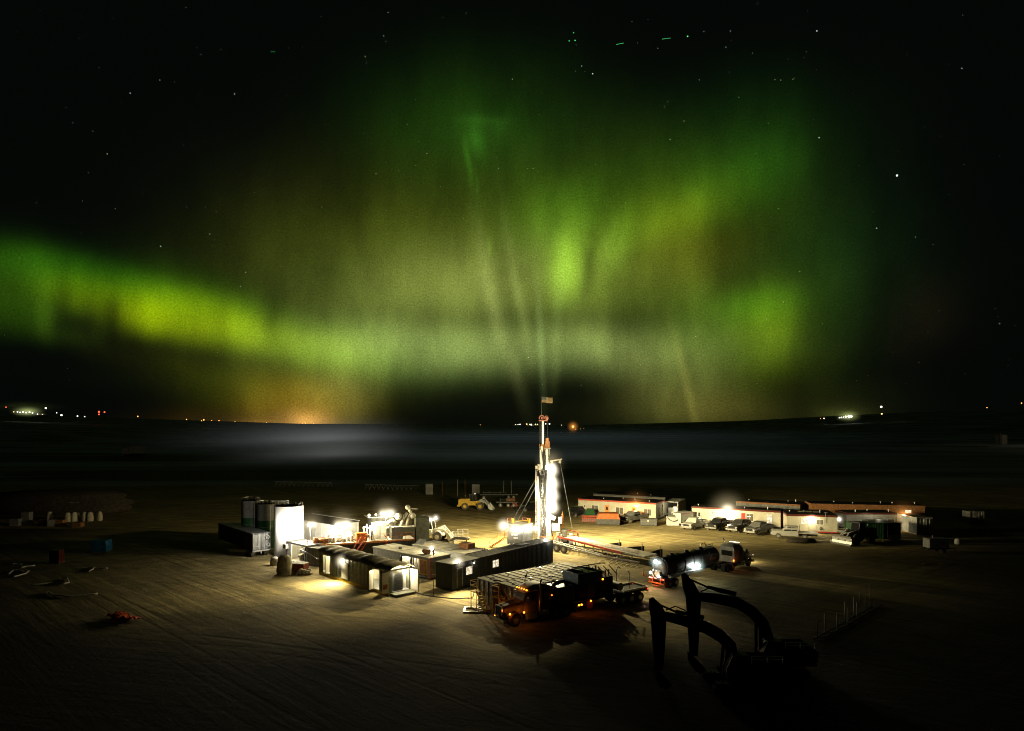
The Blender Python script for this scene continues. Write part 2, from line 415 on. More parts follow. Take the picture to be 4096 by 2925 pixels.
# stars: points of light far behind the aurora
def star_mat(nm, c, s):
    return emis(nm, c, s)
st = [star_mat('star_white', (.85,.95,1), 1.6), star_mat('star_green', (.1,1,.25), 1.3), star_mat('star_warm', (1,.8,.4), 1.2)]
mb = MB(); idx = []
def star(x, y, r, k):
    a, e = azel(x, y); D = 5600; c = Vector((math.sin(a)*math.cos(e), math.cos(a)*math.cos(e), math.sin(e)))*D+Vector((0,0,20))
    n0 = len(mb.f); mb.sphere(c, r*D/F*S, 6); idx.extend([k]*(len(mb.f)-n0))
for x, y, r, k in [(1992,390,3.2,0),(1274,73,1.3,1),(1264,91,1.5,1),(1277,90,1.7,1),(1527,81,2.,1),(1316,164,1.4,0),(1814,69,1.4,0),(1819,306,1.3,0),(1488,310,1.1,0),
    (289,207,1,0),(521,209,1.1,0),(238,342,1,2),(357,547,1.1,0),(466,520,.9,0),(546,605,1,0),(534,636,.8,0),(414,461,.9,0),(852,80,.8,0),(811,126,1,2),(603,115,1,1),(609,115,1,1),
    (1740,671,1.1,2),(1702,709,.9,2),(1545,748,.9,2),(1776,603,.9,2),(1729,463,1,2),(1947,507,1.1,0),(2033,527,.9,0),(1519,269,.9,2),(1476,237,.9,0),(1483,226,.7,0),(1706,274,.8,2),
    (1563,70,.8,0),(1622,69,.8,0),(1138,176,.9,2),(1292,147,.9,0),(1761,176,.8,2),(1734,178,.8,2),(1721,177,.7,2),(2136,152,.9,0),(2089,303,.7,0),(2220,719,.9,0),(1184,374,.8,2),
    (948,341,.8,0),(835,386,.9,2),(922,368,.6,2),(904,276,.7,0),(1173,794,1,0),(983,39,.8,0),(862,28,.7,0),(446,122,.6,0),(355,178,.7,0),(81,450,.7,0),(1682,8,.9,0),(1612,105,.7,0),(1107,374,.7,0)]:
    star(x, y, r*.62, k)
random.seed(11)
for i in range(240): star(random.uniform(10, 2264), random.uniform(8, 860), random.choice((.16,.2,.24,.3)), random.choice((0,0,2)))
for (xa, ya, xb, yb) in ((1369,99,1384,96),(1471,87,1488,85)):
    for t in range(9): star(xa+(xb-xa)*t/8, ya+(yb-ya)*t/8, .45, 1)
so = mb.build('stars', None, mats=st); so.data.polygons.foreach_set('material_index', idx)
tag(so, 'small stars scattered over the dark sky and the aurora', kind='structure')
so.visible_shadow = False

# ---------------------------------------------------------------- terrain
def prof(a):                          # how high the far country stands, by bearing
    x = CX+F*math.tan(max(-1.2, min(1.2, a)))
    pts = [(-1500,1640),(0,1655),(600,1677),(1200,1693),(1700,1699),(2300,1701),(2700,1690),(3000,1680),(3300,1664),(3700,1648),(4096,1640),(6000,1640)]
    y = pts[0][1] if x < pts[0][0] else pts[-1][1]
    for (xa, ya), (xb, yb) in zip(pts, pts[1:]):
        if xa <= x <= xb: y = ya+(yb-ya)*(x-xa)/(xb-xa)
    return y
def th(x, y):
    r = math.hypot(x, y); a = math.atan2(x, y)
    if r < 350: return 0.
    if abs(a) > 1.3: a = math.copysign(1.3, a)
    t = min(1, (r-350)/2650); t = t*t*(3-2*t)
    top = 20+(YH-prof(a))*3000*math.cos(a)/F
    z = t*(top)*.98
    z += t*2.*math.sin(x*.004+1)*math.sin(y*.0031)
    return z-.9*t
rings = [2, 6, 12, 20, 30, 42, 56, 72, 90, 110, 130, 150, 175, 200, 230, 270, 320, 380, 450, 540, 650, 780, 940, 1130, 1360, 1640, 1980, 2400, 2900, 3500, 4300, 5300]
na = 288; vs = [(0,0,0)]; fs = []
for r in rings:
    for i in range(na):
        a = 2*math.pi*i/na; x = r*math.sin(a); y = r*math.cos(a); vs.append((x, y, th(x, y)))
for i in range(na): fs.append((0, 1+i, 1+(i+1)%na))
for j in range(len(rings)-1):
    for i in range(na): fs.append((1+j*na+i, 1+j*na+(i+1)%na, 1+(j+1)*na+(i+1)%na, 1+(j+1)*na+i))
g = MB().add(vs, fs, True)
gm_ = bpy.data.materials.new('yard_and_fields'); gm_.use_nodes = True
nt = gm_.node_tree; N2 = nt.nodes; L2 = nt.links; B = N2['Principled BSDF']
def nd(t, **k):
    q = N2.new(t)
    for a, b in k.items(): setattr(q, a, b)
    return q
tcg = nd('ShaderNodeTexCoord'); spg = nd('ShaderNodeSeparateXYZ'); L2.new(tcg.outputs['Object'], spg.inputs[0])
def mg(op, a, b=None, c=None, clamp=False):
    q = nd('ShaderNodeMath', operation=op, use_clamp=clamp)
    for i, v_ in enumerate((a, b, c)):
        if v_ is None: continue
        if isinstance(v_, (int, float)): q.inputs[i].default_value = v_
        else: L2.new(v_, q.inputs[i])
    return q.outputs[0]
def noise(scale, detail=5, rough=.6, mapping=None, dist=0):
    q = nd('ShaderNodeTexNoise'); q.inputs['Scale'].default_value = scale; q.inputs['Detail'].default_value = detail; q.inputs['Roughness'].default_value = rough; q.inputs['Distortion'].default_value = dist
    if mapping:
        vr = nd('ShaderNodeVectorRotate'); vr.rotation_type = 'Z_AXIS'; vr.inputs['Angle'].default_value = R(-mapping[0])
        mp_ = nd('ShaderNodeMapping'); mp_.inputs['Scale'].default_value = (mapping[1], mapping[2], 1)
        # stretched along a bearing: tyre tracks
        L2.new(tcg.outputs['Object'], vr.inputs['Vector']); L2.new(vr.outputs[0], mp_.inputs[0]); L2.new(mp_.outputs[0], q.inputs['Vector'])
    else: L2.new(tcg.outputs['Object'], q.inputs['Vector'])
    return q.outputs['Fac']
def ramp(v_, a, b, lo=0., hi=1.):
    q = nd('ShaderNodeMapRange'); q.inputs[1].default_value = a; q.inputs[2].default_value = b; q.inputs[3].default_value = lo; q.inputs[4].default_value = hi; L2.new(v_, q.inputs[0]); return q.outputs[0]
big = noise(.035, 5, .6); mid = noise(.35, 6, .65); fine = noise(3.5, 6, .7)
tr1 = noise(1, 6, .66, (-42, .05, .55), 1.2); tr2 = noise(1, 6, .66, (-12, .05, .5), 1.5); tr3 = noise(1, 6, .66, (35, .045, .6), 1.2)
sel = ramp(noise(.02, 3), .42, .58)
tracks = mg('ADD', mg('MULTIPLY', tr1, mg('SUBTRACT', 1, sel)), mg('MULTIPLY', tr2, sel))
tracks = mg('ADD', mg('MULTIPLY', tracks, .7), mg('MULTIPLY', tr3, .3))
tone = mg('ADD', mg('MULTIPLY', ramp(tracks, .38, .62), .42), mg('ADD', mg('ADD', mg('MULTIPLY', ramp(mid, .3, .7), .22), mg('MULTIPLY', ramp(big, .35, .65), .16)), mg('MULTIPLY', ramp(fine, .3, .7), .17)))
def ruts(ang, sc, thr, nseed):
    vr = nd('ShaderNodeVectorRotate'); vr.rotation_type = 'Z_AXIS'; vr.inputs['Angle'].default_value = R(-ang); L2.new(tcg.outputs['Object'], vr.inputs['Vector'])
    mp_ = nd('ShaderNodeMapping'); mp_.inputs['Scale'].default_value = (.12, 1, 1); mp_.inputs['Location'].default_value = (nseed, nseed*3, 0); L2.new(vr.outputs[0], mp_.inputs[0])
    wv_ = nd('ShaderNodeTexWave'); wv_.bands_direction = 'Y'; wv_.inputs['Scale'].default_value = sc; wv_.inputs['Distortion'].default_value = 9; wv_.inputs['Detail'].default_value = 2; wv_.inputs['Detail Scale'].default_value = .25; L2.new(mp_.outputs[0], wv_.inputs['Vector'])
    ns = nd('ShaderNodeTexNoise'); ns.inputs['Scale'].default_value = .11; ns.inputs['Detail'].default_value = 3; L2.new(mp_.outputs[0], ns.inputs['Vector'])
    return mg('MULTIPLY', ramp(wv_.outputs['Fac'], .70, .98), ramp(ns.outputs['Fac'], thr+.02, thr+.2))
rut = mg('MAXIMUM', ruts(-42, .21, .46, 3.), mg('MAXIMUM', ruts(-20, .13, .50, 7.), ruts(40, .15, .52, 11.)))
tone = mg('SUBTRACT', tone, mg('MULTIPLY', rut, .15))
cr = nd('ShaderNodeValToRGB'); cr.color_ramp.elements[0].position = .12; cr.color_ramp.elements[0].color = (.055,.045,.02,1)
cr.color_ramp.elements[1].position = .9; cr.color_ramp.elements[1].color = (.48,.395,.17,1); L2.new(tone, cr.inputs[0])
e = cr.color_ramp.elements.new(.5); e.color = (.22,.178,.078,1)
# fields beyond the pad: long pale and dark strips, bluish sky glow put into the colour
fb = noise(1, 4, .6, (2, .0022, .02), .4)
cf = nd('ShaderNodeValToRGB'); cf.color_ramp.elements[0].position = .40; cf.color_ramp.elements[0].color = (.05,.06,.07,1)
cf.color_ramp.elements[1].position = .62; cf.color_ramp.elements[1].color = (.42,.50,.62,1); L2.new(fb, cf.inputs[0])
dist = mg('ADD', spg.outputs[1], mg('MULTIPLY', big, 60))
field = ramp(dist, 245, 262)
# pad colour darkened outward in an ellipse: lamplight falloff painted in
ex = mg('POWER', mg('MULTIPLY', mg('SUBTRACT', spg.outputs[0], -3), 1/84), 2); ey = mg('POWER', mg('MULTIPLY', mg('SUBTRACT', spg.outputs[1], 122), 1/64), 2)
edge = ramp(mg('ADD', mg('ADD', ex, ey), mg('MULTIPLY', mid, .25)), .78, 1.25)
falloff_mix = nd('ShaderNodeMixRGB'); L2.new(edge, falloff_mix.inputs[0]); L2.new(cr.outputs[0], falloff_mix.inputs[1]); falloff_mix.inputs[2].default_value = (.022,.021,.015,1)
near = mg('LESS_THAN', spg.outputs[1], 130); L2.new(mg('MULTIPLY', edge, near), falloff_mix.inputs[0])
mixc = nd('ShaderNodeMixRGB'); L2.new(field, mixc.inputs[0]); L2.new(falloff_mix.outputs[0], mixc.inputs[1]); L2.new(cf.outputs[0], mixc.inputs[2])
L2.new(mixc.outputs[0], B.inputs['Base Color']); B.inputs['Roughness'].default_value = .95; B.inputs['Specular IOR Level'].default_value = .15
bp1 = nd('ShaderNodeBump'); bp1.inputs['Strength'].default_value = .8; bp1.inputs['Distance'].default_value = .22; L2.new(mg('SUBTRACT', tracks, mg('MULTIPLY', rut, .14)), bp1.inputs['Height'])
bp2 = nd('ShaderNodeBump'); bp2.inputs['Strength'].default_value = .7; bp2.inputs['Distance'].default_value = .06; L2.new(fine, bp2.inputs['Height']); L2.new(bp1.outputs[0], bp2.inputs['Normal'])
L2.new(bp2.outputs[0], B.inputs['Normal'])
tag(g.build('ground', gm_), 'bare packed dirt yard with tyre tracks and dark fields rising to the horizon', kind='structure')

# thin mist on the fields; its faint light is emission built into it
def mist(label, c, s, colr, k):
    m_ = halo_mat('mist_'+label, colr, k)
    o = MB().sphere((0,0,0), 1, 20).build('mist', m_, None, c); o.scale = s
    tag(o, label, kind='structure')
mist('pale mist over the fields left of centre', (-215, 760, 0), (150, 420, 50), (.60,.64,.64), .0009)
mist('pale mist over the near fields left of centre', (-112, 420, 0), (80, 150, 34), (.60,.62,.58), .0017)
mist('thin mist behind the yard', (30, 400, -2), (300, 130, 20), (.46,.58,.58), .0007)
mist('faint bluish mist over the middle fields', (60, 820, -4), (620, 560, 30), (.42,.58,.64), .00028)
# camera
cam = bpy.data.cameras.new('camera'); cam.sensor_width = 36; cam.lens = 36*F/4096; cam.shift_y = (YH-1462.5)/4096; cam.clip_end = 9000; cam.clip_start = .5
co = bpy.data.objects.new('camera', cam); col.objects.link(co); co.location = (0,0,H); co.rotation_euler = (R(90),0,0); scene.camera = co
scene.view_settings.view_transform = 'Standard'; scene.view_settings.look = 'None'; scene.view_settings.exposure = 0
scene.render.engine = 'CYCLES'
cy = scene.cycles; cy.max_bounces = 5; cy.diffuse_bounces = 2; cy.glossy_bounces = 2; cy.transparent_max_bounces = 8; cy.sample_clamp_indirect = 3; cy.use_denoising = True
cy.filter_width = 1.05 if False else 1.05; cy.volume_step_rate = 2; cy.volume_max_steps = 48; cy.volume_bounces = 0; cy.caustics_reflective = False; cy.caustics_refractive = False
# ================================================================ helpers for buildings
def lamp_fix(t, loc, power, color=(1,.82,.5), m='white_lamp', r=.16, hm=None, hr=1.1, off=(0,-.35,-.1), stick=None, soft=.12, lightloc=None):
    "a bulkhead or flood lamp: housing, bulb, the light it gives and an added glow volume imitating its bloom"
    x, y, z = loc
    f = MB().box(x-.16, x+.16, y-.12, y+.02, z-.02, z+.16)
    if stick: f.bar((x, y, z), stick, .06)
    f = f.build('lamp_housing', 'dark_grey', t)
    MB().sphere((x, y-.06, z-.1), r, 10).build('bulb', m, f)
    q = lightloc or (x+off[0], y+off[1], z+off[2])
    if power: light(t, q, power, color, soft)
    if hm: halo(t, (x, y-.1, z-.1), hr, hm)
def door(t, x, z0, w, h, m='dull_white', y=-.03, win=True, sub=True):
    d = MB().box(x, x+w, y, y+.02, z0, z0+h).build('door', m, t)
    if sub:
        MB().box(x+w-.16, x+w-.08, y-.06, y-.005, z0+h*.45, z0+h*.45+.05).build('handle', 'chrome', d)
        MB().box(x-.06, x, y-.02, y+.02, z0, z0+h+.06).box(x+w, x+w+.06, y-.02, y+.02, z0, z0+h+.06).box(x, x+w, y-.02, y+.02, z0+h, z0+h+.06).build('frame', 'dull_white', d)
        if win: MB().box(x+w*.3, x+w*.7, y-.012, y-.004, z0+h*.5, z0+h*.85).build('pane', 'glass', d)
def window(t, x, z0, w, h, m='lit_pane', y=-.03, fm='white_paint', split=True):
    f = MB()
    for a, b, c, d in ((x-.06, x, z0-.06, z0+h+.06), (x+w, x+w+.06, z0-.06, z0+h+.06), (x, x+w, z0-.06, z0), (x, x+w, z0+h, z0+h+.06)): f.box(a, b, y-.02, y+.03, c, d)
    if split: f.box(x+w/2-.025, x+w/2+.025, y-.018, y+.02, z0, z0+h)
    f = f.build('window', fm, t)
    MB().box(x, x+w, y, y+.02, z0, z0+h).build('pane', m, f)
def end_door(t, X, y, z0, w, h, m): MB().box(X-.01, X+.04, y, y+w, z0, z0+h).build('door', m, t)
def wheelset(t, x, y, r, w=.3, dual=False, name='wheel', tm='rubber', hub='rim'):
    s = 1 if y > 0 else -1
    ws = MB()
    y0, y1 = (y, y-s*w)
    ws.cyl((x, y0, r), (x, y1, r), r, n=20).cyl((x, y0+s*.005, r), (x, y0-s*.05, r), r*.98, n=20)
    if dual: ws.cyl((x, y-s*(w+.05), r), (x, y-s*(2*w+.05), r), r, n=20)
    k = ws.build(name, tm, t, bevel=.03)
    MB().cyl((x, y0+s*.02, r), (x, y0-s*.06, r), r*.52, n=16).cyl((x, y0+s*.05, r), (x, y0, r), r*.2, n=10).build('rim', hub, k)
    return k
def roof_bits(t, spec):
    for x, y, z, h in spec:
        MB().cyl((x, y, z), (x, y, z+h), .09, n=8).cyl((x, y, z+h), (x, y, z+h+.07), .15, n=8).build('roof_vent', 'galvanised', t)

# ================================================================ quonset-roofed shop trailer (foreground)
t, L = framed('equipment_shed', 'long olive skid shed with arched tarpaulin roof and bright wall lamp', 'shed', P(1275,2296), P(1552,2387))
Wd = 3.2; hh = 3.05
b = MB(); b.box(0, L, 0, .12, .0, .34).box(0, L, Wd-.12, Wd, 0, .34)
for i in range(9): b.box(i*(L-.15)/8, i*(L-.15)/8+.15, .12, Wd-.12, .02, .30)
b.build('skid', 'yellow', t, bevel=.02)
segs = [(0, 1.15), (3.05, 13.6), (14.7, L)]
b = MB()
for a, c in segs: b.corr((a, .02), (c, .02), .34, hh, .85, .07)
b.corr((3.05-.001, .02), (1.15, .02), 2.75, hh, .85, .07).corr((13.6, .02), (14.7, .02), 2.75, hh, .85, .07)
b.box(0, L, .07, .10, hh-.05, hh+.05).box(0, L, .0, .07, .34, .42)
b.build('side_wall', 'olive_steel', t)
MB().box(0, L, Wd-.06, Wd, .34, hh).box(0, .06, .1, Wd-.06, .34, hh).build('rear_wall', 'olive_steel', t)
b = MB().box(L-.06, L, .02, .55, .34, hh).box(L-.06, L, 2.95, Wd, .34, hh).box(L-.06, L, .55, 2.95, 2.85, hh); b.build('end_frame', 'olive_steel', t)
MB().box(.06, L-.06, .1, Wd-.06, .34, .40).build('floor_plate', 'grey_steel', t)
MB().box(.1, L-.9, 2.95, 3.1, .42, 2.95).build('inner_lining', 'cream', t)
# arched tarpaulin, sagging between hoops
rows = []; nx = 46
for i in range(nx+1):
    x = -.12+i*(L+.75)/nx; row = []
    sag = .05*math.sin(x*3.2)+.035*math.sin(x*1.3+1)
    for k in range(11):
        a = math.pi*k/10; y = Wd/2-math.cos(a)*(Wd/2+.12); z = hh-.02+math.sin(a)**.9*(.62+sag)+ .02*math.sin(x*7+k)
        row.append(Vector((x, y, z)))
    rows.append(row)
vs = [p for r_ in rows for p in r_]; fs = [(i*11+k, i*11+k+1, (i+1)*11+k+1, (i+1)*11+k) for i in range(nx) for k in range(10)]
MB().add(vs, fs, True).build('tarpaulin_roof', 'tarp', t)
MB().box(2.15, 3.0, -.75, -.70, .42, 2.7, -1.1, (3.05, -.05, 0)).build('open_door', 'cream', t)
MB().box(13.62, 14.4, -.09, -.04, .42, 2.7, -1.25, (13.6, -.05, 0)).build('open_door', 'cream', t)
for x in (5.2, 8.3): MB().bar((x, -.07, .5), (x, -.07, 2.9), .05).box(x-.14, x+.14, -.14, -.05, 1.3, 1.75).build('latch_bar', 'olive_steel', t)
MB().box(6.1, 7.6, -.075, -.03, .45, 2.5).build('man_door', 'cream', t)
lamp_fix(t, (6.4, -.05, 2.75), 50, (1,.84,.48), r=.26, hm=HW, hr=1.35, off=(0,-.6,-.05)); light(t, (6.4,-.75,2.6), 9000, (1,.84,.48), .15, 'SPOT', (R(-42),0,0), 140)
# interior
for x in (1.9, 8, 13.8):
    MB().box(x-.5, x+.5, 1.5, 1.65, 2.72, 2.78).build('ceiling_lamp', 'white_lamp', t); light(t, (x, 1.2, 2.55), 700, (1,.84,.48), .3)
light(t, (L-.12, 2.6, 2.6), 1000, (1,.86,.6), .2); light(t, (L-.1, .7, 2.6), 350, (1,.86,.6), .2)
k = MB().box(L-2.2, L-.25, 1.0, 2.25, .42, 2.45).build('engine_cabinet', 'car_dark', t, bevel=.03)
g = MB()
for i in range(9): g.box(L-.25, L-.22, 1.08, 2.18, .55+i*.2, .65+i*.2)
g.build('louvre', 'black_steel', k)
MB().box(1.3, 2.1, 1.2, 1.9, .42, 1.5).box(2.2, 2.9, 1.4, 2.0, .42, 1.1).cyl((1.6, .9, .42), (1.6, .9, 1.3), .2).build('pump', 'rust', t)
# end doors swung open
d = MB().box(L, L+.06, -.82, .02, .42, 2.85).build('end_door', 'cream', t); MB().box(L+.06, L+.09, -.7, -.1, .9, 1.5).build('door_panel', 'rust', d)
d = MB().box(L+.02, L+1.55, Wd-.04, Wd+.02, .42, 2.85).box(L+1.49, L+1.55, Wd-.08, Wd+.06, .3, 2.95).build('end_door', 'cream', t); MB().box(L+.4, L+.9, Wd-.06, Wd-.045, 1.2, 1.9).box(L+.1, L+1.4, Wd-.06, Wd-.042, 1.6, 1.64).build('door_panel', 'dull_white', d)
MB().box(L+.02, L+1.2, .25, Wd-.1, .04, .32).build('step_plate', 'olive_steel', t)

# ================================================================ black corrugated crew container
t, L = framed('crew_container', 'long black corrugated steel container with two small lit windows and a roof edge lamp', 'container', P(1808,2367), P(2211,2252))
hh = 3.3; Wd = 2.75; e = 5.0
b = MB().corr((e, 0), (L, 0), .25, hh-.12, .3, .05).corr((L, 0), (L, Wd), .25, hh-.12, .3, .05).corr((L, Wd), (e, Wd), .25, hh-.12, .3, .05)
b.box(e, L, -.02, .06, .05, .28).box(e, L, -.02, .06, hh-.14, hh).box(L-.12, L+.02, -.03, .12, .05, hh-.002)
b.build('corrugated_wall', 'black_steel', t)
r_ = MB().box(e, L, 0, Wd, hh-.10, hh-.06)
for i in range(int((L-e)/.45)): r_.box(e+.1+i*.45, e+.3+i*.45, .12, Wd-.12, hh-.06, hh-.015)
r_.build('ribbed_roof', 'black_steel', t)
MB().box(0, e, 0, Wd, .12, hh-.08).build('cabin', 'black_steel', t, bevel=.03)
MB().box(-.05, e+.05, -.06, Wd+.06, hh-.08, hh-.01).build('cabin_roof', 'dark_grey', t, bevel=.02)
door(t, .9, .3, .95, 2.3, 'black_steel', win=False)
window(t, 2.5, 1.55, 1.15, .95, 'lit_pane', fm='dark_grey', split=False)
window(t, 7.6, 1.6, 1.2, .9, 'lit_pane', fm='dark_grey', y=-.06)
lamp_fix(t, (1.2, .25, hh+.16), 160, (1,.84,.48), r=.26, hm=HW, hr=1.25, lightloc=(1.3, .7, hh+.55)); light(t, (.4,-.4,hh), 7500, (1,.82,.45), .2, 'SPOT', (R(-50),0,R(-20)), 116)
lamp_fix(t, (3.9, -.07, hh-.35), 12, (1,.95,.7), 'white_lamp', .07)
lamp_fix(t, (L-1.3, .4, hh+.18), 600, (.95,.95,.9), r=.24, hm=HW, hr=1.1, lightloc=(L-1.0, -.4, hh+.9))
MB().box(L-6.6, L-4.4, .8, 1.9, hh-.01, hh+.1).build('roof_hatch', 'dark_grey', t, bevel=.02)

# ================================================================ two flat-topped steel frac tanks side by side
def frac_tank(label, p0, p1, hh):
    t, L = framed('steel_tank', label, 'tank', p0, p1, 'flat topped steel tanks side by side'); Wd = 2.9
    b = MB().box(.0, L, 0, Wd, .35, hh-.02)
    for i in range(15): b.box(.3+i*(L-.6)/14-.05, .3+i*(L-.6)/14+.05, -.07, 0, .35, hh-.1)
    for j in range(4): b.box(-.08, 0, .15+j*.83, .27+j*.83, .35, hh-.1)
    b.box(-.1, L+.02, -.08, Wd+.04, .18, .36).build('tank_shell', 'grey_steel', t, bevel=.015)
    r_ = MB().box(-.12, L+.06, -.1, Wd+.06, hh-.02, hh+.03)
    r_.build('tank_top', 'pale_roof', t)
    r_ = MB()
    for i in range(13): r_.box(.9+i*(L-1.2)/13, .96+i*(L-1.2)/13, -.05, Wd, hh+.031, hh+.10)
    r_.build('top_rib', 'dark_grey', t)
    for x, y in ((.7, .6), (.9, 1.5), (6.2, 1.6), (10.2, 1.4)):
        MB().cyl((x, y, hh+.03), (x, y, hh+.13), .32, n=14).bar((x-.3, y, hh+.15), (x+.3, y, hh+.15), .05).build('hatch', 'dark_grey', t)
    for x in (3.5, 8.2): MB().cyl((x, 1.9, hh+.03), (x, 1.9, hh+.2), .07).cyl((x, 1.9, hh+.2), (x, 1.9, hh+.26), .12).build('relief_valve', 'galvanised', t)
    s = MB(); x0 = -.85
    for yy in (.5, 1.15): s.bar((x0, yy-1.3+.9, .1), (x0, yy+1.55, 2.05), .07, .14)
    st_ = t
    # stair up to a small platform on the end wall
    s = MB()
    for xx in (-1.0, -.35): s.bar((xx, .1, .15), (xx, 1.75, 1.95), .05, .16); s.bar((xx, .1, 1.1), (xx, 1.75, 2.85), .04); s.bar((xx, .1, .15), (xx, .1, 1.1), .04)
    for i in range(7): s.box(-1.0, -.35, .2+i*.24, .42+i*.24, .3+i*.26, .34+i*.26)
    s.build('stair', 'yellow', t)
    q = MB().box(-1.05, -.12, 1.75, 2.85, 1.9, 1.98); q.rail([(-1.05, 1.75, 1.98), (-1.05, 2.85, 1.98), (-.12, 2.85, 1.98)], 1.1, .03)
    q.bar((-1.0, 2.8, 0), (-1.0, 2.8, 1.9), .07).bar((-1.0, 1.8, 0), (-1.0, 1.8, 1.9), .05).build('platform', 'yellow', t)
    MB().cyl((-.05, 2.4, .9), (-.3, 2.4, .9), .18).build('valve', 'galvanised', t)
    m_ = MB().tube([(-.2, .5, .9), (-.6, .5, .8), (-.7, .6, .3), (-.5, .9, .2)], .09).cyl((-.15, .5, .9), (-.3, .5, .9), .2)
    m_.build('manifold', 'galvanised', t)
    return t
pa, pb = P(1976,2331,3.2), P(2328,2266,3.2)
tk1 = frac_tank('flat topped steel tank with yellow end stair, next to the black container', pa, pb, 3.2)
dv = (pb-pa).normalized(); nv = Vector((dv.y, -dv.x, 0))
pc = P(2068,2352,3.2); off_ = (pc-pa).dot(nv)
sh = (pc-pa).dot(dv)
frac_tank('flat topped steel tank with yellow end stair, directly behind the parked truck cab', pa+nv*off_+dv*sh, pa+nv*off_+dv*(sh+13), 3.2)
# hoses and a pipe skid in front of the first tank
c = P(1925,2442)
hs = MB(); random.seed(3)
for k in range(5):
    pts = [c+Vector((random.uniform(-1.6,1.8)+.2*i, random.uniform(-.7,.9), .1+.22*abs(math.sin(i+k)))) for i in range(5)]
    hs.tube(pts, .07)
tag(hs.build('hose_pile', 'plastic_wrap'), 'pale hoses piled at the foot of the first yellow tank stair', 'hose')
tag(MB().box(c.x-1.9, c.x+1.5, c.y-1.0, c.y-.8, .02, .16).box(c.x-1.9, c.x+1.5, c.y+.7, c.y+.9, .02, .16).box(c.x-1.9, c.x-1.7, c.y-.8, c.y+.7, .02, .14).box(c.x+1.3, c.x+1.5, c.y-.8, c.y+.7, .02, .14).build('hose_skid', 'galvanised'), 'low steel skid frame lying under the pale hoses', 'skid')
c = P(1985,2470); tag(MB().cyl(c+Vector((0,0,.02)), c+Vector((0,0,.28)), .75, .6, 16).cyl(c+Vector((.3,.2,.28)), c+Vector((.3,.2,1.6)), .05).build('drip_tray', 'dull_white'), 'pale round drip tray with upright rod beside the truck bumper', 'tray')
pp = P(1735,2385); pt = PY(1733,2300, pp.y)
tag(MB().bar(pp, pt, .07).bar(pt+Vector((-.25,0,0)), pt+Vector((.25,0,0)), .05).sphere(pt+Vector((0,0,.05)), .12, 8).build('lamp_stake', 'rust'), 'thin reddish stake standing between the olive shed and black container', 'stake')
cb = MB(); q0 = P(1660,2370); q1 = P(1740,2386); q2 = P(1890,2392); q3 = P(1900,2350)
cb.tube([q0+Vector((0,0,.06)), q0.lerp(q1,.5)+Vector((0,-.4,.05)), q1+Vector((0,-.3,.05)), q1.lerp(q2,.5)+Vector((0,-.8,.05)), q2+Vector((0,-.2,.05)), q3+Vector((0,0,.06))], .045, 6)
tag(cb.build('power_cable', 'hose'), 'black power cable trailing over the dirt past the reddish stake', 'cable')

# ================================================================ grey flat-roofed units behind the shed
p1 = P(1719,2232,2.85); p0 = P(1493,2187,2.85)
t, L = framed('pump_house', 'grey flat roofed steel unit with open bays and red ladder at its corner', 'cabin', (p0.x,p0.y,0), (p1.x,p1.y,0)); Wd = 3.6; hh = 2.85
b = MB().box(0, 6.0, 0, .08, .2, hh-.1).box(6.0, L, 0, .08, 2.45, hh-.1).box(L-.5, L, -.002, .1, .2, hh-.1).box(8.6, 8.75, 0, .1, .2, 2.45)
b.box(0, .08, .08, Wd, .2, hh-.1).box(.08, L, Wd-.08, Wd, .2, hh-.1).box(L-.08, L, .1, Wd-.08, .2, hh-.1); b.build('wall', 'grey_steel', t)
MB().box(0, L, -.05, Wd, .0, .2).build('skid', 'black_steel', t)
r_ = MB().box(-.1, L+.1, -.12, Wd+.1, hh-.1, hh)
for i in range(5): r_.box(i*L/5+.6, i*L/5+.66, -.1, Wd, hh, hh+.05)
r_.build('roof', 'pale_roof', t, bevel=.02)
MB().box(6.6, 8.4, 1.6, 1.7, .25, 2.3).box(6.2, 6.3, .1, 1.5, .25, 2.3).build('inner_door', 'cream', t)
k = MB().box(9.1, 10.6, .7, 1.8, .25, 2.3).build('radiator', 'yellow', t); MB().box(9.25, 10.45, .66, .69, .4, 2.15).build('grille', 'rust', k)
MB().tube([(9.0,.3,2.4),(9.3,.2,1.4),(9.1,.1,.6),(9.6,.2,.25)], .07).build('pipe', 'galvanised', t)
for x in (7, 10): MB().box(x-.4, x+.4, 1.2, 1.3, 2.6, 2.68).build('ceiling_lamp', 'white_lamp', t); light(t, (x, .9, 2.4), 160, (1,.85,.6), .2)
s = MB()
for x in (L-.05, L+.42): s.bar((x, -.25, .1), (x, -.25, hh+.1), .06)
for i in range(10): s.bar((L-.05, -.25, .3+i*.28), (L+.42, -.25, .3+i*.28), .05)
s.build('ladder', 'red_steel', t)
MB().cyl((9.4, 1.6, hh), (9.4, 1.6, hh+.5), .3).cyl((10.3, 1.4, hh+.35), (9.2, 1.4, hh+.35), .3).tube([(10.9,1.6,hh),(10.9,1.6,hh+.6),(11.1,1.6,hh+.85)], .1).build('exhaust', 'rust', t)
MB().box(4.0, 4.35, 1.3, 1.65, hh, hh+.3).build('roof_vent', 'dark_grey', t)
lamp_fix(t, (9.2, 2.9, hh+.6), 650, (1,.84,.48), r=.24, hm=HW, hr=1.0, stick=(9.2, 2.9, hh), lightloc=(9.2, 2.6, hh+1.0))
MB().box(5.4, 5.7, -.02, -.005, 1.3, 1.8).build('notice', 'cream', t)

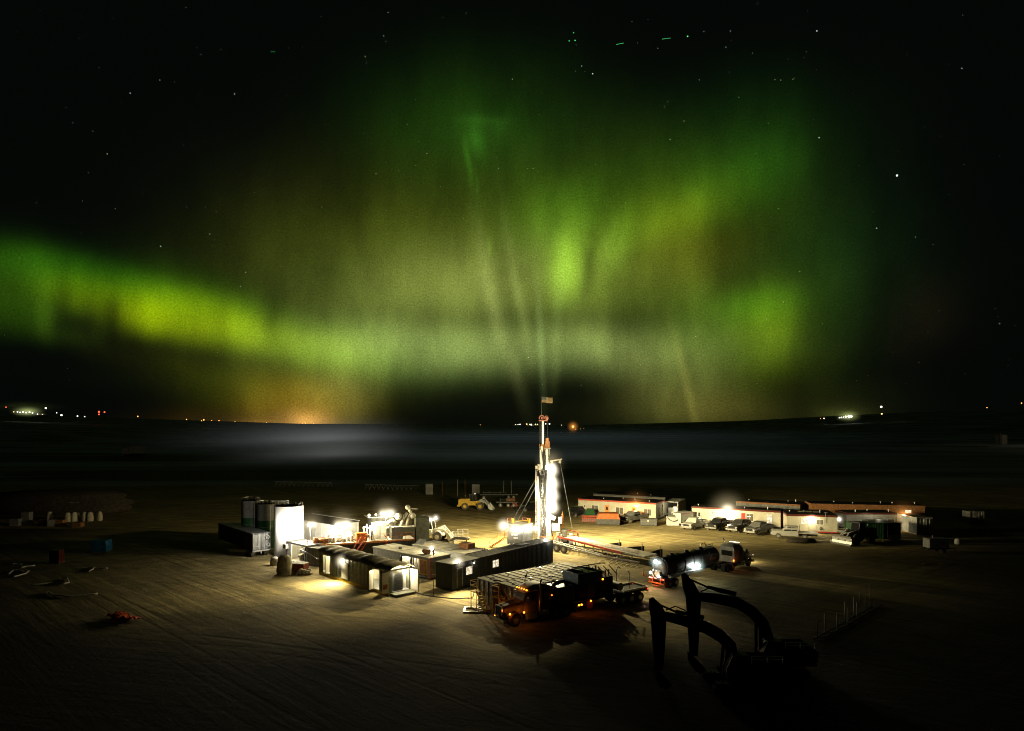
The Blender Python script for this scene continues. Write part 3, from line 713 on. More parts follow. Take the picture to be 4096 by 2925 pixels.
p1 = P(1861,2215,2.6); p0 = P(1650,2178,2.6)
t, L = framed('mechanic_unit', 'low flat roofed grey unit behind the red ladder, box and hatch on its roof', 'cabin', (p0.x,p0.y,0), (p1.x,p1.y,0)); Wd = 4.3; hh = 2.6
MB().box(0, L, 0, Wd, .15, hh-.1).box(-.02, L+.02, -.04, Wd+.04, 0, .15).build('wall', 'dull_white', t, bevel=.02)
r_ = MB().box(-.1, L+.1, -.1, Wd+.1, hh-.1, hh+.02)
for i in range(6): r_.box(i*L/6+.5, i*L/6+.56, -.08, Wd+.08, hh+.02, hh+.06)
r_.build('roof', 'pale_roof', t, bevel=.02)
MB().box(L-3.6, L-1.7, 2.3, 3.7, hh+.02, hh+.75).build('roof_box', 'rust', t, bevel=.03)
MB().add([(.3,.2,hh+.1),(1.9,.2,hh+.1),(1.9,1.1,hh+.75),(.3,1.1,hh+.75)], [(0,1,2,3)]).build('roof_hatch', 'grey_steel', t)
for y in (3.2, 3.6): MB().bar((L+.15, y, .1), (L+.15, y, hh+.3), .05).build('ladder_rail', 'red_steel', t)
window(t, 9.2, 1.2, 1.4, .8, 'lit_pane')
c = P(1836,2212); tag(MB().tube([c+Vector((-1.5,0,2.0)), c+Vector((-.5,0,2.3)), c+Vector((.6,0,2.25)), c+Vector((1.6,.2,2.2))], .22, 10).cyl(c+Vector((-.9,0,0)), c+Vector((-.9,0,2.2)), .1).cyl(c+Vector((1.2,0,0)), c+Vector((1.2,0,2.2)), .1).build('flow_pipe', 'steel_pipe'), 'pale bent steel pipe on posts just behind the black container roof', 'pipe')

# ================================================================ bulk goods by the left tanks
def lumpy(mb, c, sx, sy, sz, seed, n=12, m=7, sq=.5):
    random.seed(seed); secs = []
    for i in range(m+1):
        v_ = i/m; z = sz*v_; pr = (1-.25*v_**3)*(.9 if i == 0 else 1)*(1 if i < m else .55); row = []
        for k in range(n):
            a = 2*math.pi*k/n; ca, sa = math.cos(a), math.sin(a); q = max(abs(ca), abs(sa)); rr = (1-sq)+sq/q
            j = 1+random.uniform(-.06, .06)
            row.append(Vector((c[0]+sx*ca*rr*pr*j, c[1]+sy*sa*rr*pr*j, c[2]+z*(1+random.uniform(-.02,.02)))))
        secs.append(row)
    return mb.loft(secs, True)
def pallet(mb, c, w=1.2, d=1.0):
    for i in range(3): mb.box(c[0]-w/2, c[0]+w/2, c[1]-d/2+i*(d/2-.05), c[1]-d/2+i*(d/2-.05)+.1, c[2], c[2]+.1)
    for i in range(6): mb.box(c[0]-w/2+i*(w-.12)/5, c[0]-w/2+i*(w-.12)/5+.12, c[1]-d/2, c[1]+d/2, c[2]+.1, c[2]+.13)
    return mb
c = P(1133,2302); t = thing('wrapped_load', 'tall tarp wrapped load on a pallet, biggest of the goods by the white silo', 'load', c)
lumpy(MB(), (0,.4,.14), .95, .8, 2.5, 1).build('wrapping', 'tarp', t); pallet(MB(), (0,.4,0), 2, 1.6).build('pallet', 'wood', t)
c = P(1097,2262); t = thing('bulk_bag', 'crumpled white bulk bag standing left of the tall wrapped load', 'bag', c)
lumpy(MB(), (0,.3,.02), .65, .6, 1.15, 2).build('bag', 'plastic_wrap', t)
c = P(1190,2290); t = thing('parts_crate', 'dark red crate standing right of the tall wrapped load', 'crate', c, R(-12))
MB().box(-.95,.95,-.1,1.3,.05,1.15).build('box', 'wine', t, bevel=.02); MB().box(-1,1,-.15,1.35,1.15,1.2).build('lid', 'pale_roof', t)
c = P(1215,2299); t = thing('sack_pallet', 'low pallet of pale yellowish sacks in front of the dark red crate', 'sacks', c)
pallet(MB(), (0,.3,0), 1.9, 1.3).build('pallet', 'wood', t)
for k in range(6): lumpy(MB(), (-.55+.55*(k%3), .05+.5*(k//3), .13), .36, .32, .42+.14*(k%2), 20+k).build('sack', 'bag', t)
c = P(1170,2275); lumpy(MB(), (c.x, c.y, .02), .5, .5, 1.0, 5); 

# ================================================================ silos
def silo(label, px, py, dia, hh, m_low, m_high, stair=True, group='upright silos left of the mud tanks'):
    c = P(px, py); t = thing('silo', label, 'silo', c, 0, group); r = dia/2
    b = MB(); n = 40
    if m_low == m_high: b.cyl((0,r,.15), (0,r,hh), r, n=n).build('shell', m_high, t)
    else:
        b.cyl((0,r,.15), (0,r,hh*.64), r, n=n).build('shell', m_low, t); MB().cyl((0,r,hh*.64), (0,r,hh), r, n=n).build('upper_band', m_high, t)
    MB().cyl((0,r,0), (0,r,.15), r+.15, n=n).build('base_ring', 'grey_steel', t)
    MB().torus((0,r,hh), (0,0,1), r, .06, 40, 6).torus((0,r,hh*.5), (0,0,1), r, .03, 40, 6).build('hoop', m_high, t)
    MB().cyl((0,r,hh), (0,r,hh+.12), r*.96, r*.5, n).build('top', 'roof_felt', t)
    q = MB()
    for i in range(10):
        a = math.pi*(-.15+1.3*i/9); p_ = Vector((r*.96*math.cos(a), r+r*.96*math.sin(a), hh)); q.bar(p_, p_+Vector((0,0,.45)), .05)
        if i: q.bar(last+Vector((0,0,.45)), p_+Vector((0,0,.45)), .05)
        last = p_
    q.build('top_rail', 'galvanised', t)
    q = MB().cyl((r*.75, r*.15-.12, .2), (r*.75, r*.15-.12, hh-.1), .07).cyl((-r*.95, r*.7, .2), (-r*.95, r*.7, hh), .06); q.build('down_pipe', 'dull_white', t)
    MB().cyl((r*.4, r*1.1, hh+.1), (r*.4, r*1.1, hh+.5), .16).cyl((-r*.4, r*.8, hh+.1), (-r*.4, r*.8, hh+.35), .2).build('top_hatch', 'dark_grey', t)
    return t
silo('large white flood lit silo, widest and nearest of the group', 1137, 2232, 4.3, 7.6, 'white_paint', 'white_paint')
silo('green silo with pale upper band standing just behind the big white one', 1052, 2200, 2.9, 7.2, 'green_paint', 'silo_white')
silo('green silo with pale upper band, leftmost and dimmest of the group', 990, 2193, 2.9, 7.6, 'green_paint', 'silo_white')
c = P(1112, 2175); t = thing('elevated_walkway', 'pale railed walkway frame showing above the white silo top', 'walkway', c)
q = MB(); z = PY(1112,2022,c.y).z
q.box(-1.2,1.4,0,1.0,z-.1,z); q.build('deck', 'galvanised', t); MB().rail([(-1.2,0,z),(1.4,0,z),(1.4,1,z)], .75, .04).build('railing', 'white_paint', t)
MB().bar((-1.1,.5,0), (-1.1,.5,z-.1), .12).bar((1.3,.5,0), (1.3,.5,z-.1), .12).build('post', 'dark_grey', t)

# ================================================================ dark semi trailer at the far left of the rig
p1 = P(1010,2232); p0 = P(873,2094,3.55)
t, L = framed('box_trailer', 'dark enclosed semi trailer parked left of the silos, doors toward the yard', 'trailer', (p0.x,p0.y,0), (p1.x,p1.y,0)); Wd = 2.6; hh = 3.55
MB().box(0, L, 0, Wd, 1.05, hh).build('box', 'car_dark', t, bevel=.03)
q = MB()
for i in range(3): q.box(L, L+.05, .12+i*.82, .22+i*.82, 1.1, hh-.08)
for y in (.55, .75, 1.85, 2.05): q.cyl((L+.09, y, 1.1), (L+.09, y, hh-.1), .025, n=6)
q.build('door_bars', 'dull_white', t)
MB().box(L, L+.03, .24, 1.28, 1.15, hh-.12).build('door', 'grey_steel', t); MB().box(L, L+.03, 1.34, 2.4, 1.15, hh-.12).build('door', 'grey_steel', t)
MB().box(L-.02, L+.12, -.02, Wd+.02, .85, 1.05).box(L+.02, L+.1, 1.2, 1.4, .5, .85).build('bumper', 'dull_white', t)
MB().box(-.02, L, .0-.03, Wd+.03, hh, hh+.05).build('roof', 'grey_steel', t)
for x in (L-1.0, L-2.3):
    k = MB().cyl((x, .0, .52), (x, .62, .52), .52, n=18).build('wheel', 'dusty_rubber', t); MB().cyl((x, -.02, .52), (x, .1, .52), .25).build('rim', 'rim', k)
    k = MB().cyl((x, Wd, .52), (x, Wd-.62, .52), .52, n=18).build('wheel', 'dusty_rubber', t); MB().cyl((x, Wd+.02, .52), (x, Wd-.1, .52), .25).build('rim', 'rim', k)
for y, z in ((2.2, 2.9), (2.3, 1.75)): MB().torus((L+.2, y, z), (1,0,0), .26, .07).build('hose_coil', 'dull_white', t)
MB().box(L+.03, L+.05, .6, .85, 1.6, 1.7).build('number_plate', 'white_paint', t)

# ================================================================ white lit building behind the mud tanks
p0 = P(1150,2070,4.0); p1 = P(1336,2100,4.0)
t, L = framed('shaker_house', 'long white flood lit steel housing behind the mud tank deck', 'building', (p0.x,p0.y,0), (p1.x,p1.y,0)); Wd = 4.8; hh = 4.0
b = MB().box(0, L, 0, Wd, 0, hh)
for i in range(8): b.box(i*L/8, i*L/8+.1, -.06, 0, .1, hh-.1)
b.build('wall', 'white_paint', t)
MB().box(-.15, L+.15, -.2, Wd+.2, hh, hh+.12).build('roof', 'roof_felt', t); MB().box(-.1, L+.1, Wd+.1, Wd+.2, hh+.12, hh+.2).build('roof_edge', 'white_paint', t)
MB().cyl((1.6,-.3,hh-.2), (1.6,-.1,hh-.2), .2).build('siren', 'black_steel', t)

# ================================================================ mud tank row
p0 = P(1220,2256); p1 = P(1655,2156,2.6); p1.z = 0
ang = None
t, L = framed('mud_tank', 'long dark steel mud tank with flood lit deck, orange handrails and machinery', 'tank', p0, p1)
MT = t; hh = 2.6; Wd = 3.4
b = MB().box(0, L, 0, Wd, .2, hh-.02)
for i in range(16): b.box(.2+i*(L-.4)/15-.05, .2+i*(L-.4)/15+.05, -.09, 0, .2, hh-.1)
b.box(-.05, L+.05, -.12, Wd+.05, 0, .22); b.build('tank_wall', 'dark_grey', t)
q = MB().box(-.1, L+.1, -.35, Wd+.1, hh-.02, hh+.06); q.build('deck', 'cream', t)
MB().box(-.1, L+.1, -.4, -.352, hh-.14, hh+.1).build('toe_board', 'orange_steel', t)
q = MB()
for a, c in ((.3, 2.6), (4.0, 5.2), (7.4, 9.2), (10.4, L)): q.rail([(a, -.3, hh+.06), (c, -.3, hh+.06)], 1.05, .03)
q.build('handrail', 'orange_steel', t)
q = MB()
for x in (8.0, 8.75): q.bar((x-2.0, -1.4, .1), (x, -.35, hh), .06, .16); q.bar((x-2.0, -1.4, 1.05), (x, -.35, hh+.95), .05)
for i in range(8): f_ = i/8; q.box(5.95+2*f_, 6.8+2*f_, -1.45+1.1*f_, -1.25+1.1*f_, .2+2.4*f_, .24+2.4*f_)
q.build('stair', 'red_steel', t)
q = MB()
for y in (-.3, -1.0): q.bar((11.3, y, hh+1.0), (13.2, y, .9), .06); q.bar((11.3, y, hh+.1), (13.2, y, .05), .06, .14)
for i in range(8): f_ = i/8; q.box(11.35+1.9*f_, 11.6+1.9*f_, -1.0, -.3, hh-.1-2.4*f_, hh-.06-2.4*f_)
q.build('stair', 'red_steel', t)
# coiled hoses on the deck: the looping black line
q = MB(); pts = []
for i in range(33): pts.append((.9+i*.11+2.0, -.15, hh+.35+.16*math.sin(i*1.35)))
q.tube(pts, .04, 6); q.tube([(6.3+i*.12, -.1, hh+.4+.12*math.sin(i*1.6)) for i in range(12)], .04, 6); q.build('looped_hose', 'black_steel', t)
# equipment on deck
MB().box(1.2, 3.3, .2, 1.4, hh+.06, hh+.75).box(1.3, 1.9, .3, 1.0, hh+.75, hh+.95).build('motor_guard', 'rust', t, bevel=.04)
for x in (3.2, 4.6, 6.0):
    k = MB().box(x, x+1.0, 1.2, 2.6, hh+.06, hh+1.1).cyl((x+.5, 1.1, hh+1.3), (x+.5, 2.5, hh+1.3), .24).build('shaker', 'white_paint', t, bevel=.03); MB().box(x+.1, x+.9, 1.0, 1.2, hh+.2, hh+.7).build('chute', 'grey_steel', k)
MB().box(7.3, 8.9, .1, .9, hh+.06, hh+1.35).build('control_cabinet', 'orange_steel', t, bevel=.03)
k = MB().box(10.0, 12.0, 1.3, 2.9, hh+.06, hh+2.55).build('white_cabin', 'white_paint', t, bevel=.03); MB().box(10.3, 11.1, 1.27, 1.298, hh+.2, hh+2.1).build('cabin_door', 'dull_white', k)
q = MB()
for x in (8.6, 9.0, 9.5, 9.8): q.cyl((x, 1.2, hh), (x, 1.2, hh+2.3+.2*math.sin(x*5)), .09)
q.tube([(8.4,1.1,hh+1.9),(8.9,1.0,hh+2.1),(9.6,1.0,hh+1.6),(9.9,1.1,hh+2.2)], .09); q.tube([(8.5,1.0,hh+.5),(9.0,.8,hh+1.1),(9.5,.9,hh+.7),(9.9,1.0,hh+1.3)], .08); q.build('piping', 'white_paint', t)
MB().box(12.6, 14.3, .3, .42, hh+.06, hh+1.9).box(12.6, 12.72, .42, 2.4, hh+.06, hh+1.9).build('wind_wall', 'grey_steel', t)
MB().cyl((4.1,.6,hh+.06),(4.1,.6,hh+.9),.3).cyl((5.6,.5,hh+.06),(5.6,.5,hh+.7),.25).cyl((6.7,.7,hh+.06),(6.7,.7,hh+1.0),.22).build('agitator_motor', 'cream', t)
# upright flood lamp bars
def lamp_bar(t, x, y, z0, z, w, power, hr=1.3, name='flood_lamp_bar'):
    q = MB().cyl((x-.12, y, z0), (x-.12, y, z), .05).build('lamp_post', 'galvanised', t)
    MB().box(x-w/2, x+w/2, y-.18, y+.12, z, z+.3).build(name, 'white_lamp', t, bevel=.08)
    light(t, (x, y-.3, z-.25), power, (1,.84,.48), .35)
    for dx in (-w*.33, w*.1, w*.42): halo(t, (x+dx, y-.1, z+.15), hr, HW)
    halo(t, (x, y, z+.2), 3.6, HB)
lamp_bar(t, 5.4, 1.0, hh+.06, hh+2.5, 1.9, 2400)
light(t, (-1.5, 1.2, hh+1.6), 1500, (1,.92,.8), .3); light(t, (1.5, 3.0, hh+1.2), 900, (1,.92,.8), .3)  # unseen fill points added close by to burn the silo white
lamp_bar(t, 1.0, 1.8, hh+.06, hh+2.6, .9, 1300, .9)
light(t, (4.2, 2.2, hh+2.0), 1100, (1,.84,.48), .4); light(t, (2.0,-.9,hh+2.4), 3800, (1,.82,.45), .3, 'SPOT', (R(-58),0,R(25)), 110)
light(t, (9.3, .4, hh+2.4), 1400, (1,.84,.48), .3)

light(MT, (1.6, 3.9, hh+2.2), 2600, (1,.93,.8), .3, 'SPOT', (R(84),0,R(10)), 140); light(MT, (-3.0, 4.2, hh+2.2), 1500, (1,.93,.8), .3, 'SPOT', (R(84),0,0), 140)  # unseen spots added over the deck to whiten the wall behind
# control hut at the left end (open, lit)
p0 = P(1144,2240); p1 = P(1226,2262)
t, L = framed('pump_hut', 'small open fronted hut, brightly lit inside, beside the white silo', 'hut', p0, p1); Wd = 2.6; hh = 2.75
MB().box(0, 1.35, 0, .1, .1, hh).box(0, .1, .1, Wd, .1, hh).box(.1, L, Wd-.1, Wd, .1, hh).box(L-.1, L, .0, Wd-.1, .1, hh).build('wall', 'dull_white', t)
MB().box(1.35, 1.5, -.02, .1, .1, hh).box(1.5, L-.1, 0, .1, hh-.25, hh).build('door_frame', 'cream', t)
MB().box(0, L, 0, Wd, 0, .1).build('floor_plate', 'cream', t); MB().box(-.05, L+.05, -.06, Wd+.05, hh, hh+.06).build('roof', 'grey_steel', t)
k = MB().box(-.1, .75, -.45, -.005, 1.75, 2.4).build('air_conditioner', 'cream', t, bevel=.03); MB().box(0, .6, -.47, -.452, 1.82, 2.33).build('grille', 'car_dark', k)
MB().cyl((2.4,1.2,.1),(2.4,1.2,1.1),.35).cyl((2.2,1.0,.8),(2.9,1.0,.8),.28).tube([(2.2,1,1.1),(2.3,1,1.6),(2.8,1.2,1.9)],.08).build('pump', 'cream', t)
light(t, (2.3, .9, 2.3), 330, (1,.84,.48), .2); MB().box(1.9, 2.7, 1.1, 1.2, 2.6, 2.68).build('ceiling_lamp', 'white_lamp', t)
p0 = P(1226,2262); p1 = P(1290,2268)
t, L = framed('small_tank', 'dark ribbed steel tank between the bright hut and the olive shed', 'tank', p0, p1)
b = MB().box(0, L, 0, 2.4, .1, 2.5); [b.box(i*.6+.1, i*.6+.2, -.06, 0, .1, 2.4) for i in range(int(L/.6))]; b.build('tank_wall', 'grey_steel', t, bevel=.02)
MB().box(-.06, L+.06, -.08, 2.46, 2.5, 2.56).build('tank_top', 'dark_grey', t)
MB().tube([(-.8,-.2,2.2),(.3,-.3,1.9),(1.2,-.3,1.55),(2.2,-.5,1.2),(2.6,-.8,1.3)], .07).build('chain_hose', 'galvanised', t)

# shaker tanks and dark cabins on the right of the row
p0 = P(1526,2154,2.4); p0.z = 0; d = Vector((math.cos(R(22)), math.sin(R(22)), 0))
t = thing('shale_tank', 'grey steel shale tank with slanted panels and pipework at the right end of the row', 'tank', p0, R(22))
MB().box(0, 5.2, -.2, 2.8, .1, 3.9).build('tank_wall', 'olive_steel', t, bevel=.03)
MB().box(-.1, 5.3, -.26, 2.86, 3.9, 4.0).build('rim', 'cream', t)
MB().add([(1.2,-.9,1.8),(2.2,-.3,3.6),(2.2,-.3,1.8)], [(0,1,2)]).add([(2.6,-.3,3.6),(4.2,-1.0,2.3),(2.7,-.3,2.0)], [(0,1,2)]).build('chute', 'rust', t)
q = MB(); 
for a, c in (((.4,-.6,2.0),(2.6,-.6,1.0)), ((.6,-.6,1.1),(2.4,-.6,2.2)), ((3.0,-.6,2.2),(4.6,-.6,1.0)), ((3.0,-.6,1.1),(4.8,-.6,2.4)), ((2.4,-.7,3.0),(6.0,-1.2,.9))): q.bar(a, c, .09)
q.build('brace', 'black_steel', t)
MB().tube([(1.2,1.2,4.1),(1.3,1.2,4.7),(2.0,1.2,5.0),(2.5,1.2,4.5)], .28, 9).tube([(3.3,1.2,4.0),(3.7,1.2,5.2),(4.3,1.2,6.0)], .26, 9).tube([(4.2,1.2,4.0),(4.6,1.2,5.3),(4.9,1.2,5.9),(4.6,1.2,6.8)], .26, 9).sphere((4.4,1.2,6.9), .42, 10).bar((4.6,1.1,6.7), (6.0,1.1,6.55), .14).sphere((2.9,1.2,5.5), .6, 10).sphere((5.2,1.2,5.5), .5, 10).build('gas_pipework', 'cream', t)
MB().box(5.4, 7.6, -.1, 2.2, .1, 5.3).build('side_cabin', 'olive_steel', t, bevel=.03)
lamp_bar(t, .9, .6, 4.0, 6.0, 1.9, 2200)
p0 = P(1483,2152,2.0); p0.z = 0
t = thing('wind_panel_cabin', 'dark panelled cabin between the white deck cabin and the shale tank', 'cabin', p0, R(22))
MB().box(0, 3.6, 0, 2.8, .1, 5.2).build('wall', 'dark_grey', t, bevel=.03)
q = MB(); [q.box(i*.9+.05, i*.9+.12, -.05, 0, .2, 5.1) for i in range(4)]; q.build('panel_seam', 'black_steel', t)
MB().box(-.5, 3.9, -.2, 3.0, 5.2, 5.3).build('roof', 'dull_white', t); MB().sphere((-.2,.4,5.55), .28, 8).sphere((.9,.5,5.6), .22, 8).build('beacon', 'white_paint', t)
# ================================================================ drilling mast
MY = 110.0
def m(px, py, dy=0):                  # mast local metres from the survey
    p = PY(px, py, MY); return (p.x-MX, dy, p.z)
MX = PY(2160, 2190, MY).x
t = thing('drilling_mast', 'tall slender white drilling mast with bright lamp strips and a flag on top', 'drilling mast', (MX, MY, 0))
MAST = t
X = lambda px: PY(px, 2190, MY).x-MX
Z = lambda py: PY(2160, py, MY).z
# main trough section: two side columns, back plate, lattice cross-braces
b = MB()
b.box(X(2150), X(2157), -.45, .45, 0.6, Z(1905)); b.box(X(2192), X(2203), -.45, .45, .6, Z(1880))
b.box(X(2157), X(2192), .25, .45, .6, Z(1885))
b.build('mast_frame', 'white_paint', t, bevel=.02)
q = MB().cyl((X(2170), -.1, .6), (X(2170), -.1, Z(1880)), .30, n=16).cyl((X(2181), -.25, .6), (X(2181), -.25, Z(1820)), .12, n=10)
q.build('hydraulic_ram', 'chrome', t)
MB().cyl((X(2188), -.05, .6), (X(2188), -.05, Z(1790)), .17, n=12).build('guide_column', 'white_paint', t)
q = MB()
for i in range(18):
    z0 = 1.0+i*.68; s_ = 1 if i % 2 else -1
    q.bar((X(2157), -.42, z0), (X(2192), -.42, z0+.02), .05)
q.build('cross_brace', 'grey_steel', t)
# ladder cage on the left
q = MB(); q.bar((X(2142), -.2, 1.), (X(2142), -.2, Z(1878)), .07).bar((X(2147), -.2, 1.), (X(2147), -.2, Z(1878)), .07)
z = 1.1
while z < Z(1885): q.bar((X(2142), -.2, z), (X(2147), -.2, z), .05); z += .3
q.build('ladder', 'galvanised', t)
q = MB(); z = 3.2
while z < Z(1900): q.box(X(2142.5), X(2146.5), -.26, -.23, z, z+.15); z += .42
q.build('drag_chain', 'rust', t)
# upper telescoping section
MB().cyl((X(2165), 0, Z(1880)), (X(2165), 0, Z(1778)), .27, n=14).build('upper_column', 'white_paint', t)
MB().cyl((X(2187), 0, Z(1885)), (X(2187), 0, Z(1795)), .24, n=14).build('upper_column', 'white_paint', t)
MB().cyl((X(2171), -.1, Z(1780)), (X(2171), -.1, Z(1682)), .17, n=14).build('crown_ram', 'white_paint', t)
q = MB()
for px in (2159, 2162, 2179, 2190): q.cyl((X(px), -.15, Z(1775)), (X(px), -.15, Z(1683)), .045, n=6)
q.build('hoist_line', 'black_steel', t)
M['faded_red'] = mat('faded_red', (.40,.17,.12), .6, 0, .3)
# crown sheaves
for px, rr in ((2167, .50), (2186, .42)):
    k = MB().torus((X(px), 0, Z(1672)), (0,1,0) if px == 2167 else (.75,.6,0), rr*.8, .12, 20, 7).box(X(px)-.12, X(px)+.12, -.2, .2, Z(1685), Z(1668)).build('crown_sheave', 'faded_red', t)
MB().box(X(2155), X(2182), -.35, .35, Z(1685), Z(1681)).build('crown_block', 'faded_red', t)
# travelling head / top drive
MB().box(X(2181), X(2199), -.35, .3, Z(1792), Z(1765)).cyl((X(2189), -.1, Z(1765)), (X(2189), -.1, Z(1752)), .3).build('top_drive', 'rust', t, bevel=.04)
MB().box(X(2157), X(2183), -.3, .3, Z(1785), Z(1777)).box(X(2160), X(2164), -.3, .2, Z(1800), Z(1777)).box(X(2174), X(2178), -.3, .2, Z(1803), Z(1777)).build('clamp_head', 'rust', t)
MB().box(X(2178), X(2203), -.4, .4, Z(1795), Z(1792)).cyl((X(2197),-.2,Z(1822)), (X(2197),-.2,Z(1795)), .12).build('yoke', 'galvanised', t)
# hose loops
def loop(xa, xb, ytop, ybot, dy):
    pts = []
    for i in range(17):
        a = i/16; px = xa+(xb-xa)*a; d_ = 1-abs(2*a-1)**5
        pts.append((X(px), dy, Z(ytop+(ybot-ytop)*d_)))
    return pts
for i, (xa, xb, yt, yb) in enumerate(((2156,2184,1885,1988),(2158,2181,1890,1982),(2154,2186,1880,1992),(2161,2179,1900,1976))):
    MB().tube(loop(xa, xb, yt, yb, -.5-.06*i), .06, 7).build('service_hose', 'black_steel', t)
MB().tube([(X(2166),-.5,Z(1800)),(X(2172),-.55,Z(1850)),(X(2176),-.55,Z(1880)),(X(2181),-.5,Z(1900))], .06).tube([(X(2172),-.5,Z(1800)),(X(2178),-.55,Z(1850)),(X(2183),-.55,Z(1890)),(X(2182),-.5,Z(1930))], .06).build('service_hose', 'black_steel', t)
# brackets, monkey arm and small platform
MB().box(X(2141), X(2154), -.4, .3, Z(1875), Z(1863)).box(X(2150), X(2163), -.4, .3, Z(1884), Z(1857)).build('winch_box', 'cream', t, bevel=.02)
MB().bar((X(2201), 0, Z(1845)), (X(2248), -.2, Z(1837)), .22).bar((X(2203), 0, Z(1862)), (X(2212), 0, Z(1842)), .16).box(X(2236), X(2244), -.3, 0, Z(1853), Z(1840)).build('jib_arm', 'cream', t)
MB().torus((X(2239), -.15, Z(1848)), (0,1,0), .16, .06).build('jib_sheave', 'grey_steel', t)
MB().box(X(2197), X(2219), -.5, .3, Z(1904), Z(1900)).bar((X(2206),-.1,Z(1900)), (X(2206),-.1,Z(1862)), .1).build('side_platform', 'cream', t)
HS = halo_mat('glow_strip', (1,.88,.62), 4.5)
# lamp strips
for pa_, pb_, wpx in ((1862, 1898, 2203), (1912, 1955, 2205), (1958, 2002, 2207), (2005, 2048, 2206)):
    MB().box(X(wpx-7), X(wpx+7), -.28, .28, Z(pb_), Z(pa_)).build('lamp_strip', 'white_lamp', t, bevel=.12)
    for yy, hr_ in ((pa_+.18*(pb_-pa_), 1.35), (pa_+.62*(pb_-pa_), 1.8)): halo(t, (X(wpx+3), -.1, Z(yy)), hr_, HS)
    
WARM = (1,.82,.42)
def aim(loc, tgt):
    d_ = Vector(tgt)-Vector(loc); return d_.to_track_quat('-Z', 'Y').to_euler()
for loc_, tg_, pw_, cone in (((X(2226),.6,7),(17,12,0),95000,108), ((X(2226),1.,10),(42,22,0),110000,66), ((X(2226),-1,7),(8,-7,0),22000,105), ((X(2226),1.5,8),(6,22,0),42000,116), ((X(2138),1.2,9),(-16,12,0),85000,104), ((X(2180),-1.,18.5),(-26,-20,0),80000,28), ((X(2180),-1.,18.5),(-15,-28,0),120000,26), ((X(2180),-1.,18.5),(-3,-32,0),140000,26), ((X(2180),-1.,18.5),(8,-32,0),70000,24)):
    light(t, loc_, pw_, WARM, .35, 'SPOT', aim(loc_, tg_), cone)  # crown-height spots are unseen, added to light the truck and foreground
light(t, (X(2175), -3.0, 9), 3200, (1,.84,.52), .4); light(t, (X(2175), -2.6, 4), 1100, (1,.84,.52), .4); light(t, (X(2185), -3.2, Z(1740)), 1300, (1,.84,.48), .3)  # unseen fill points added in front to whiten the mast
MB().cyl((X(2199),-.3,Z(2062)), (X(2220),-.5,Z(2074)), .28, .34).sphere((X(2211),-.5,Z(2070)), .36).build('flood_lamp', 'room_light', t)
for z_ in (6.5, 10.5, 14): halo(t, (X(2200), -.1, z_), 3.4, HB)
# right-hand boxes
MB().box(X(2207), X(2239), -.6, .5, Z(2123), Z(2094)).build('hydraulic_tank', 'white_paint', t, bevel=.06)
MB().box(X(2233), X(2247), -.4, .4, Z(2095), Z(2069)).build('junction_box', 'white_paint', t, bevel=.03)
MB().bar((X(2250),0,Z(2180)), (X(2250),0,Z(2060)), .26).cyl((X(2250),0,Z(2060)), (X(2250),0,Z(2047)), .15, .03).build('side_post', 'orange_steel', t, bevel=.02)
MB().tube([(X(2207),0,Z(2085)),(X(2225),-.1,Z(2090)),(X(2245),0,Z(2100))], .06).tube([(X(2204),-.3,Z(2120)),(X(2212),-.4,Z(2150)),(X(2206),-.4,Z(2180))], .07).build('side_hose', 'black_steel', t)
# rig floor (substructure)
q = MB().box(X(2120), X(2290), -1.6, 2.4, 0, .9); q.build('substructure', 'dark_grey', t)
MB().rail([(X(2158), -1.5, .9), (X(2212), -1.5, .9)], 1.1, .05).build('floor_rail', 'orange_steel', t)
q = MB()
for px, z0, z1, w_ in ((2232,.9,2.6,.35),(2224,.9,1.9,.25),(2243,.9,2.2,.3)): q.cyl((X(px),-.9,z0), (X(px),-.9,z1), w_)
q.tube([(X(2224),-1,1.6),(X(2230),-1.1,2.1),(X(2240),-1,1.5),(X(2246),-1,2.3)], .12).box(X(2220), X(2232), -1.3, -.9, .9, 1.4).build('wellhead_gear', 'cream', t)
MB().box(X(2246), X(2267), -1.0, .4, .9, 3.1).build('engine_block', 'car_dark', t, bevel=.04)
q = MB(); [q.cyl((X(2247+3.2*i), -1.02, 1.1), (X(2247+3.2*i), -1.02, 3.0), .06, n=6) for i in range(6)]; q.build('cooling_pipe', 'galvanised', t)
MB().box(X(2274), X(2292), -1.0, .2, .9, 1.7).box(X(2276), X(2288), -1, 0, 1.8, 2.3).build('tool_box', 'white_paint', t, bevel=.03)
MB().rail([(X(2268), .6, 1.3), (X(2312), .6, .9), (X(2312), -1.2, .9)], 1.5, .06).build('floor_rail', 'red_steel', t)
MB().bar((X(2312), -1, 1.6), (X(2335), -1.4, .05), .08).bar((X(2318), -1, 1.9), (X(2342), -1.4, .05), .08).build('ramp_rail', 'black_steel', t)
